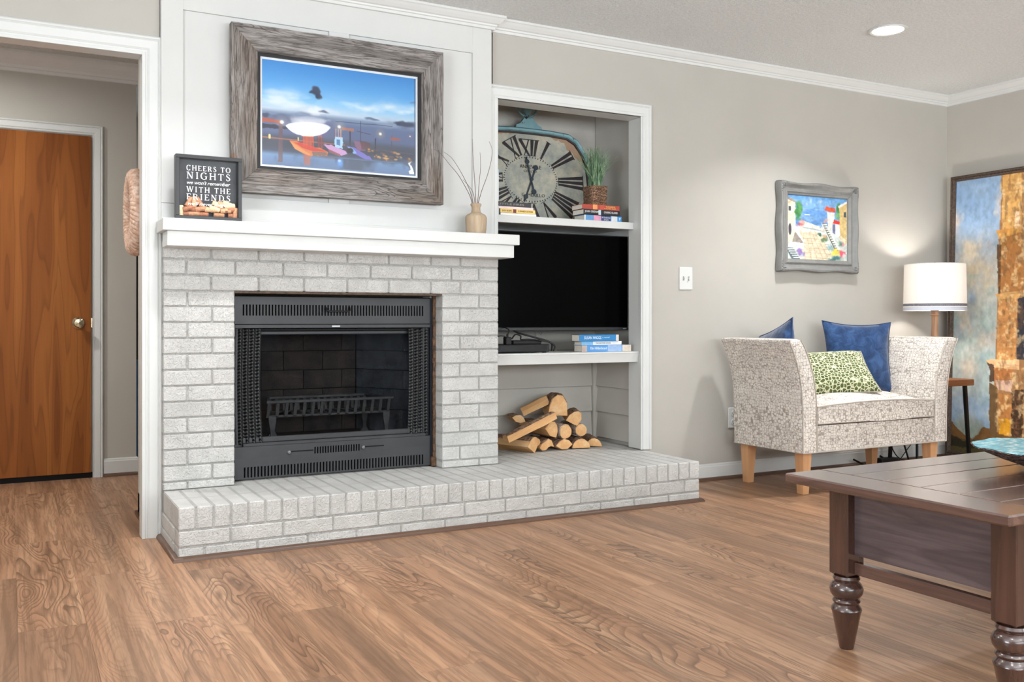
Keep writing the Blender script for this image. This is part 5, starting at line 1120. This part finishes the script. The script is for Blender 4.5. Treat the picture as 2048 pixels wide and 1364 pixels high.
def cushion():
    x0, x1, y0, y1, zb, zt_ = 3.718, 4.622, 3.546, 4.05, .368, .458; NU, NV = 36, 20; m = MB()
    def top(u, v):
        a, b = 2*u-1, 2*v-1; ed = (1-abs(a)**5)*(1-abs(b)**5); h = .068*((1-abs(a)**2.4)*(1-.55*abs(b)**2.2))
        return (x0+(x1-x0)*u, y0+(y1-y0)*v-.006*(1-a*a)*(1-v), zt_+h*ed**.7+.018*(1-a*a)*(1-ed))
    m.grid(top, NU, NV); n0 = len(m.v)
    bot = [(x0+(x1-x0)*i/NU, y0+(y1-y0)*j/NV, zb) for j in range(NV+1) for i in range(NU+1)]
    edge = [i for i in range(NU+1)]+[(j+1)*(NU+1)-1 for j in range(1, NV+1)]+[NV*(NU+1)+i for i in range(NU-1, -1, -1)]+[j*(NU+1) for j in range(NV-1, 0, -1)]
    lows = []
    for q in edge:
        p = m.v[q]; lows.append((p[0], p[1], zb+.004*math.sin(p[0]*7)))
    m.v += lows; L_ = len(edge)
    for i in range(L_):
        j = (i+1) % L_; m.f.append((edge[i], edge[j], n0+j, n0+i)); m.mi.append(0)
    m.f.append(tuple(n0+i for i in range(L_))); m.mi.append(0)
    o = m.build('seat_cushion', M_UPH, st, smooth=50)
    pts = [top(i/24, 0) for i in range(25)]+[top(1, j/10) for j in range(1, 11)]+[top(1-i/24, 1) for i in range(1, 25)]+[top(0, 1-j/10) for j in range(1, 10)]
    w_ = MB(); w_.tube(pts, .0042, 6, closed=True); w_.build('welt', M_WELT, o, smooth=60)
    w_ = MB(); w_.tube([(x0, y0-.001, zb+.002), (x1, y0-.001, zb+.002), (x1, y1, zb+.002), (x0, y1, zb+.002)], .004, 6, closed=True); w_.build('welt', M_WELT, o, smooth=60)
cushion()
for lx, ly in ((3.672, 3.607), (4.668, 3.607), (3.672, 4.02), (4.668, 4.02)):
    sx_ = 1 if lx < 4 else -1; m = MB(); m.loft([[(lx-w_*1+dx*sx_, ly-w_, z), (lx+w_+dx*sx_, ly-w_, z), (lx+w_+dx*sx_, ly+w_, z), (lx-w_+dx*sx_, ly+w_, z)] for z, w_, dx in ((0, .0195, 0), (.002, .0205, 0), (.220, .031, .002))]); m.build('leg', M_MAPLE, st)
# pillows
def pillow_mesh(w, h, th, k=.055, wr=.004, seed=0, nu=26, nv=22, p=2.6):
    m = MB(); rs = random.Random(seed); ph = [rs.uniform(0, 6) for _ in range(6)]
    for s in (1, -1):
        def fn(u, v):
            a, b = 2*u-1, 2*v-1; x = w/2*a*(1-k*(1-b*b)); z = h/2*b*(1-k*(1-a*a))
            d = th/2*max(0, (1-abs(a)**p)*(1-abs(b)**p))**.55
            ed = (1-a*a)*(1-b*b)
            d += s*0+wr*ed**.4*(sin(9*a+5*b+ph[0])+.7*sin(15*b-7*a+ph[1])+.5*sin(23*a+ph[2]))*(abs(a)**1.2+abs(b)**1.2)*.5
            return (x, s*-max(d, 0), z)
        m.grid(fn, nu, nv)
    return m
def pillow(name, lab, mat, w, h, th, loc, rot, grp=None, trim=None, **kw):
    t = thing(name, lab, 'pillow', loc, grp, rot); o = pillow_mesh(w, h, th, **kw).build('cover', mat, None, origin=(0, 0, 0), smooth=80, weld=True); o.parent = t
    k = kw.get('k', .055); pts = []
    for i in range(64):
        s = i/16; q = int(s); f = 2*(s-q)-1
        a, b = ((f, -1), (1, f), (-f, 1), (-1, -f))[q]; pts.append((w/2*a*(1-k*(1-b*b)), 0, h/2*b*(1-k*(1-a*a))))
    m = MB(); m.tube(pts, .0035, 6, closed=True); o = m.build('seam', trim or mat, None, origin=(0, 0, 0), smooth=60); o.parent = t
    return t
t = NT('blue_velvet'); v = t.coords('Object', (1, 1, 1), 1); n = t.noise(v, 14, 5, .65, 1.2); t.base(t.ramp(n, [(.3, (20, 42, 76)), (.5, (31, 60, 100)), (.7, (54, 86, 130))])); t.bump(t.noise(v, 22, 4, .6, 1), .6, .006); M_VEL = t.fin(.7, 0, .2, .3)
M_SEAM = plain('blue_seam', (40, 62, 98), .8)
yaw = -TH
pillow('throw_pillow', 'square blue velvet pillow upright against the right settee arm', M_VEL, .435, .425, .13, (4.468, 3.948, .695), (radians(-8), radians(1.5), yaw+.12), 'blue velvet pillows', M_SEAM, k=.12, wr=.006, seed=3)
pillow('throw_pillow', 'blue velvet pillow mostly hidden behind the left settee arm', M_VEL, .42, .42, .12, (3.79, 3.93, .672), (radians(8), radians(15), radians(72)), 'blue velvet pillows', M_SEAM, k=.06, wr=.003, seed=8)
t = NT('green_spot_velvet'); v = t.coords('Object', (1, .6, 1.25)); nz = t.node('ShaderNodeTexNoise'); t.link(v, nz.inputs[0]); nz.inputs['Scale'].default_value = 18
vm = t.node('ShaderNodeVectorMath', operation='MULTIPLY_ADD'); t.link(nz.outputs['Color'], vm.inputs[0]); vm.inputs[1].default_value = (.016, .016, .016); t.link(v, vm.inputs[2])
f1 = t.vor(vm.outputs[0], 50, 'DISTANCE_TO_EDGE', .75); spot = t.ramp(f1, [(.07, (0, 0, 0, 1)), (.12, (1, 1, 1, 1))])
t.base(t.mix(spot, lin((208, 208, 172)), t.ramp(t.noise(v, 20, 2), [(.3, (62, 74, 36)), (.7, (96, 106, 64))]))); t.bump(spot, .6, .003); M_SPOT = t.fin(.7, 0, .2, .2)
pillow('throw_pillow', 'green and cream spotted lumbar pillow lying back on the cushion', M_SPOT, .50, .31, .15, (4.055, 3.79, .612), (radians(-46), radians(-3), yaw+.10), None, plain('taupe_piping', (168, 158, 144), .8), k=.05, wr=.001, seed=5, p=3.4)

# ================================================================== LAMP, SIDE TABLE, STAND
M_LE = m_wood('live_edge_wood', [(.3, (120, 74, 44)), (.7, (158, 104, 64))], rings=6, rough=.45, dark=(80, 46, 26), damt=.4, axis='x')
td = thing('side_table', 'small side table with thick wood top and black legs beside the settee', 'side table', (5.10, 3.93, 0))
TX0, TX1, TY0, TY1, TZ = 4.88, 5.30, 3.775, 4.10, .546
m = MB(); top_pts = []
for i in range(24):
    f = i/24; 
    if f < .25: p = (TX0+(TX1-TX0)*f*4, TY0+random.uniform(-.004, .004))
    elif f < .5: p = (TX1+random.uniform(-.003, .003), TY0+(TY1-TY0)*(f-.25)*4)
    elif f < .75: p = (TX1-(TX1-TX0)*(f-.5)*4, TY1)
    else: p = (TX0, TY1-(TY1-TY0)*(f-.75)*4)
    top_pts.append(p)
m.loft([[(x+(q*(5.09-x)), y+q*(3.93-y), z) for x, y in top_pts] for q, z in ((.02, TZ-.040), (0, TZ-.036), (0, TZ-.004), (.02, TZ))]); m.build('top', M_LE, td)
M_BM = plain('black_metal', (22, 22, 23), .45, .5, var=.05)
for a, b, c_, d in ((TX0+.05, TY0+.03, TX0+.02, TY0+.01), (TX1-.05, TY0+.03, TX1-.03, TY0+.01), (TX0+.05, TY1-.03, TX0+.02, TY1-.02), (TX1-.05, TY1-.03, TX1-.03, TY1-.02)):
    m = MB(); m.loft([[(x-r, y-r, z), (x+r, y-r, z), (x+r, y+r, z), (x-r, y+r, z)] for x, y, z, r in ((c_, d, 0, .0085), (a, b, TZ-.04, .010))]); m.build('leg', M_BM, td)
lp = thing('table_lamp', 'lit table lamp with white drum shade and turned wood base', 'lamp', (5.10, 3.905, TZ))
LX, LY = 5.10, 3.905
M_LW = m_wood('washed_wood', [(.3, (150, 114, 88)), (.7, (178, 140, 110))], rings=5, rough=.6, dark=(110, 80, 60), damt=.3, axis='z', fines=.35)
MB().lathe([(0, TZ), (.075, TZ), (.078, TZ+.006), (.074, TZ+.018), (.05, TZ+.03), (.035, TZ+.045), (.042, TZ+.09), (.045, TZ+.13), (.038, TZ+.18), (.026, TZ+.24), (.0205, TZ+.30), (.0185, TZ+.36), (.0195, TZ+.392), (.025, TZ+.396), (.0255, TZ+.402), (.020, TZ+.405), (.0205, TZ+.424), (.026, TZ+.427), (.0265, TZ+.434), (.018, TZ+.437), (0, TZ+.437)], LX, LY, 32).build('base', M_LW, lp, smooth=35)
MB().lathe([(.007, TZ+.437), (.007, 1.10)], LX, LY, 12).build('stem', M_BRASS, lp)
t = NT('linen_shade'); tl = t.node('ShaderNodeBsdfTranslucent'); tl.inputs[0].default_value = lin((252, 250, 248)); df = t.node('ShaderNodeBsdfDiffuse'); df.inputs[0].default_value = lin((250, 246, 240)); mx = t.node('ShaderNodeMixShader'); mx.inputs[0].default_value = .5
t.link(df.outputs[0], mx.inputs[1]); t.link(tl.outputs[0], mx.inputs[2]); t.link(mx.outputs[0], t.out.inputs[0]); M_SHADE = t.m
def shell(name, r0, r1, z0, z1, mat, th=.002, par=None):
    m_ = MB().lathe([(r0, z0), (r1, z1), (r1-th, z1), (r0-th, z0), (r0, z0)], LX, LY, 64, cap=False); return m_.build(name, mat, par or lp, smooth=40)
SHD = shell('lamp_shade', .1835, .1775, .972, 1.262, M_SHADE)
shell('trim_band', .1842, .1838, 1.000, 1.016, plain('grey_ribbon', (112, 110, 118), .8, var=.2, scale=150), .0006, SHD)
shell('lower_band', .1841, .1842, .972, .994, plain('pale_band', (196, 200, 212), .8, var=.02), .0006, SHD)
m = MB(); m.tube([(LX+.1765*cos(a/40*2*pi), LY+.1765*sin(a/40*2*pi), 1.262) for a in range(40)], .002, 6, closed=True); m.build('shade_ring', M_WHITE, lp)
m = MB(); 
for k in range(3): a = k*2*pi/3+.5; m.tube([(LX, LY, 1.246), (LX+.176*cos(a), LY+.176*sin(a), 1.258)], .0018, 5)
m.lathe([(.004, 1.24), (.009, 1.255), (.005, 1.262), (.008, 1.270), (.002, 1.278)], LX, LY, 12); m.build('spider_and_finial', plain('aged_brass', (130, 120, 98), .4, .8), lp)
MB().lathe([(.001, 1.085), (.016, 1.095), (.03, 1.13), (.028, 1.155), (.001, 1.175)], LX, LY, 20).build('bulb', emis('bulb_glow', (255, 238, 214), 6), lp, smooth=60)
pl = bpy.data.lights.new('lamp_bulb', 'POINT'); pl.energy = 56; pl.color = (1, .955, .90); pl.shadow_soft_size = .035; po = bpy.data.objects.new('lamp_bulb', pl); COL.objects.link(po); po.location = (LX, LY, 1.135)
# black stand behind the settee: splayed flat feet and post, with cords
bs = thing('metal_stand', 'thin black metal stand with splayed feet on the floor behind the settee', 'stand', (4.55, 4.05, 0))
def bar2(name, p, q, w_=.006, h_=.004):
    m = MB(); m.tube([p, q], w_, 6); m.build(name, M_BM, bs)
bar2('foot', pxp(1707, 919, 4.11), pxp(1737, 934, 4.09)); bar2('foot', pxp(1760, 912, 4.11), pxp(1790, 928, 4.09)); bar2('post', (pxp(1834, 886, 4.08)[0], 4.08, .35), (pxp(1834, 886, 4.08)[0], 4.08, .005), .009)
bar2('brace', pxp(1808, 888, 4.10), pxp(1819, 925, 4.10), .006); bar2('crossbar', pxp(1730, 934, 4.09), pxp(1850, 920, 4.08), .005); bar2('foot', pxp(1834, 920, 4.08), pxp(1870, 912, 4.04), .008)
cord('power_cord', [pxp(*p, 4.10) for p in ((1781, 880), (1784, 895), (1792, 910), (1802, 918), (1818, 923))], .0035, '', par=lp)
cord('power_cord', [pxp(*p, 4.12) for p in ((1824, 886), (1812, 902), (1803, 915), (1794, 925))], .003, '', par=lp)
t = thing('power_strip', 'black power brick on the floor behind the right settee leg', 'power strip', (4.9, 4.08, 0)); MB().box(4.80, 4.95, 4.05, 4.11, .0, .045, .004).build('housing', M_BLACK, t)

# ================================================================== COFFEE TABLE AND BOWL
A_ = .016; ca, sa = cos(A_), sin(A_); CT0 = (2.0457, 1.8476)
ct = thing('coffee_table', 'dark brown plank-top coffee table with turned legs', 'coffee table', (CT0[0], CT0[1], 0), rot=(0, 0, A_))
def dark_wood(nm, ax, dk=0):
    return m_wood(nm, [(.25, (66-dk, 44-dk, 38-dk)), (.45, (86-dk, 62-dk, 54-dk)), (.6, (104-dk, 76-dk, 66-dk)), (.8, (76-dk, 52-dk, 45-dk))], rings=8, rough=.27, dark=(40, 26, 24), damt=.35, axis=ax, bump=.12, fines=.35, spec=.6)
def coat(m_, w_=.7):
    b_ = m_.node_tree.nodes['Principled BSDF']; b_.inputs['Coat Weight'].default_value = w_; b_.inputs['Coat Roughness'].default_value = .16; return m_
MWX, MWY, MWZ = coat(dark_wood('dark_stain_x', 'x', -6), 1), coat(dark_wood('dark_stain_y', 'y', -6), 1), coat(dark_wood('dark_stain_z', 'z', 20), .8)
def cpart(name, mb, mat, smooth=None):
    o = mb.build(name, mat, None, origin=(0, 0, 0), smooth=smooth); o.parent = ct
    # give each part its own origin so the grain differs
    me = o.data; c_ = np.array([v_.co[:] for v_ in me.vertices]).mean(0)
    for v_ in me.vertices: v_.co = [v_.co[i]-c_[i] for i in range(3)]
    o.location = c_; return o
S2, DY, TT, PB, OX, OY = .033, .4819, .4851, .2021, .1132, .0553; LT = 1.02
yb, yf, xl, xr = S2+OY, -DY-S2-OY, -S2-OX, LT+S2+OX
bw = .135
cpart('breadboard_end', MB().box(xl, xl+bw, yf, yb, TT-.025, TT, .004), MWY); cpart('breadboard_end', MB().box(xr-bw, xr, yf, yb, TT-.025, TT, .004), MWY)
NP = 6; pw_ = (yb-yf)/NP
for i in range(NP): cpart('top_plank', MB().box(xl+bw+.0008, xr-bw-.0008, yf+i*pw_+.0006, yf+(i+1)*pw_-.0006, TT-.025, TT-.0002, .0032), MWX)
MWA = m_wood('dark_stain_window_glare', [(.25, (74, 62, 62)), (.45, (92, 80, 82)), (.6, (106, 94, 96)), (.8, (82, 70, 72))], rings=8, rough=.3, dark=(48, 40, 42), damt=.35, axis='y', bump=.12, fines=.4, spec=.6)  # brown apron wood with bluish-grey window glare put into its colour
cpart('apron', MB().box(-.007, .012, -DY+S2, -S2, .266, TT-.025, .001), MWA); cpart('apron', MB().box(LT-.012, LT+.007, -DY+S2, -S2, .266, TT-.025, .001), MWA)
for y in (0, -DY): cpart('apron', MB().box(S2, LT-S2, y-.012, y+.008, .30, TT-.025, .001), MWX)
for x in (-.008, LT-.010): cpart('stretcher', MB().box(x, x+.022, -DY+S2, -S2, .213, .246, .002), MWY)
for x in (0, LT):
    for y in (0, -DY):
        m = MB(); m.box(x-S2, x+S2, y-S2, y+S2, PB+.006, TT-.025, .003); m.loft([rrect(x-S2+s, x+S2-s, y-S2+s, y+S2-s, z, .003) for s, z in ((.0, PB+.010), (.006, PB+.003), (.014, PB))])
        m.lathe([(.0, PB+.002), (.034, PB+.001), (.037, PB-.006), (.034, PB-.012), (.031, PB-.014), (.038, PB-.019), (.043, PB-.027), (.0455, PB-.036), (.043, PB-.048), (.037, PB-.057), (.031, PB-.061), (.035, PB-.064), (.0375, PB-.069), (.035, PB-.074), (.032, PB-.077), (.035, PB-.081), (.040, PB-.087), (.0415, PB-.092), (.040, PB-.097), (.0385, PB-.100), (.0195, .003), (.017, 0), (0, 0)], x, y, 36)
        cpart('leg', m, MWZ, smooth=32)
bo = thing('decorative_bowl', 'wide shallow bowl, turquoise inside and woven brown outside, on the coffee table', 'bowl', (2.60, 1.59, TT))
M_TURQ = NT('turquoise_glaze'); v = M_TURQ.coords(); M_TURQ.base(M_TURQ.ramp(M_TURQ.noise(v, 42, 4, .7), [(.3, (52, 132, 152)), (.5, (92, 178, 196)), (.68, (206, 226, 226))])); M_TURQ.bump(M_TURQ.noise(v, 60, 3), .4, .003); M_TURQ = M_TURQ.fin(.25, .1)
M_TWINE = NT('dark_woven_strips'); v = M_TWINE.coords(); w = M_TWINE.node('ShaderNodeTexWave', wave_type='BANDS', bands_direction='Z'); M_TWINE.link(v, w.inputs[0]); w.inputs['Scale'].default_value = 50; w.inputs['Distortion'].default_value = 9; w.inputs['Detail'].default_value = 3
M_TWINE.base(M_TWINE.ramp(w.outputs[1], [(.2, (38, 24, 22)), (.6, (104, 70, 58)), (.85, (150, 124, 110))])); M_TWINE.bump(w.outputs[1], 1, .005); M_TWINE = M_TWINE.fin(.6, .1)
def bowl(name, prof, mat, wv):
    m = MB(); seg = 72; rings = []
    for r, z in prof: rings.append([(2.60+(r*(1+wv*sin(7*a*2*pi/seg)*(r/.22)**3))*cos(2*pi*a/seg), 1.59+(r*(1+wv*sin(7*a*2*pi/seg)*(r/.22)**3))*sin(2*pi*a/seg), TT+z+.0025*sin(9*a*2*pi/seg+1)*(r/.22)**3) for a in range(seg)])
    m.loft(rings, cap=True); m.build(name, mat, bo, smooth=50)
bowl('outer_weave', [(.001, .003), (.05, .002), (.055, .001), (.09, .012), (.15, .033), (.20, .054), (.222, .064), (.219, .0655)], M_TWINE, .012)
bowl('inner_glaze', [(.219, .0665), (.2, .058), (.15, .040), (.09, .02), (.04, .012), (.001, .011)], M_TURQ, .012)

# ================================================================== CEILING FAN (hangs in front of the fireplace, seen in the picture glass)
cfn = thing('ceiling_fan', 'white ceiling fan with glass bowl light hanging above the coffee table', 'ceiling fan', (1.75, 2.05, CZ))
FXc, FYc = 1.75, 2.05
MB().lathe([(0, CZ-.001), (.07, CZ-.001), (.065, CZ-.05), (.02, CZ-.06), (.016, CZ-.07), (.016, CZ-.09), (.09, CZ-.10), (.12, CZ-.13), (.12, CZ-.17), (.08, CZ-.20), (.05, CZ-.21), (0, CZ-.21)], FXc, FYc, 32).build('motor', M_WHITE, cfn, smooth=40)
for k in range(5):
    a = k*2*pi/5+.35; ux, uy = cos(a), sin(a); m = MB()
    def Q(l, w_, z): return (FXc+ux*l-uy*w_, FYc+uy*l+ux*w_, z+w_*.18)
    m.loft([[Q(l, -w_, CZ-.165), Q(l, w_, CZ-.165), Q(l, w_, CZ-.159), Q(l, -w_, CZ-.159)] for l, w_ in ((.18, .05), (.22, .058), (.40, .064), (.56, .066), (.60, .055), (.615, .03))]); b_ = m.build('blade', M_WHITE, cfn)
    MB().tube([(FXc+ux*.10, FYc+uy*.10, CZ-.16), (FXc+ux*.20, FYc+uy*.20, CZ-.163)], .009, 8).build('blade_arm', M_WHITE, cfn)
MB().lathe([(.005, CZ-.272), (.05, CZ-.268), (.09, CZ-.256), (.125, CZ-.236), (.145, CZ-.215), (.14, CZ-.211), (.005, CZ-.211)], FXc, FYc, 32).build('bowl_shade', emis('lit_glass_bowl', (255, 253, 250), 15), cfn, smooth=40)

t = thing('recessed_light', 'added white recessed ceiling light, out of view, brightening the hall', 'ceiling light', (-.75, 5.1, CZ), 'recessed lights in the ceiling')
MB().lathe([(.078, CZ-.001), (.096, CZ-.001), (.098, CZ-.004), (.088, CZ-.009), (.078, CZ-.006)], -.75, 5.1, 40, cap=False).build('trim_ring', M_WHITE, t, smooth=40)
MB().lathe([(.001, CZ-.004), (.079, CZ-.004), (.079, CZ-.001), (.001, CZ-.001)], -.75, 5.1, 40).build('lens', M_LENS, t)
area('can_lamp', (-.75, 5.1, CZ-.016), (0, 0, 0), .15, 28, (1, .975, .94), shape='DISK', spread=radians(170))  # added lamp, out of view, lifting the dark hall
area('far_room_light', (1.6, 6.4, CZ-.02), (0, 0, 0), .5, 10, (1, .98, .95))
# ================================================================== HALL OBJECTS
wr = thing('woven_wreath', 'braided pink-beige rope wreath hanging on the hall wall edge', 'wreath', (.505, 4.50, 1.18))
t = NT('braided_rope'); v = t.coords(); t.base(t.ramp(t.noise(v, 55, 4), [(.3, (186, 146, 124)), (.5, (210, 176, 154)), (.7, (230, 208, 192))])); t.bump(t.noise(v, 120, 3), .8, .004); M_ROPE = t.fin(.85, 0, .1)
WC = (.489, 4.43, 1.388); WR_, Wr = .146, .042
for k in range(3):
    pts = []
    for i in range(220):
        a = 2*pi*i/220; b = 2*pi*(19*i/220)+k*2*pi/3*1.0
        rr = WR_+Wr*.62*cos(b); pts.append((WC[0]+Wr*.60*sin(b), WC[1]+rr*cos(a)*.95, WC[2]+(rr+.008)*sin(a)))
    m = MB(); m.tube(pts, .0145, 7, closed=True); m.build('strand', M_ROPE, wr, smooth=70)
tag(MB().box(.66+.004, .80, 6.10, 6.5, 0, .672, .004).build('storage_cabinet', plain('bright_blue_paint', (52, 112, 168), .4, var=.05)), 'bright blue cabinet seen as a sliver beyond the hall corner', 'cabinet')
t = thing('tall_panel', 'tall black panel standing on the blue cabinet beyond the hall corner', 'panel', (.74, 6.3, .672)); MB().box(.668, .80, 6.12, 6.4, .672, 1.36, .003).build('housing', M_BLACK, t)
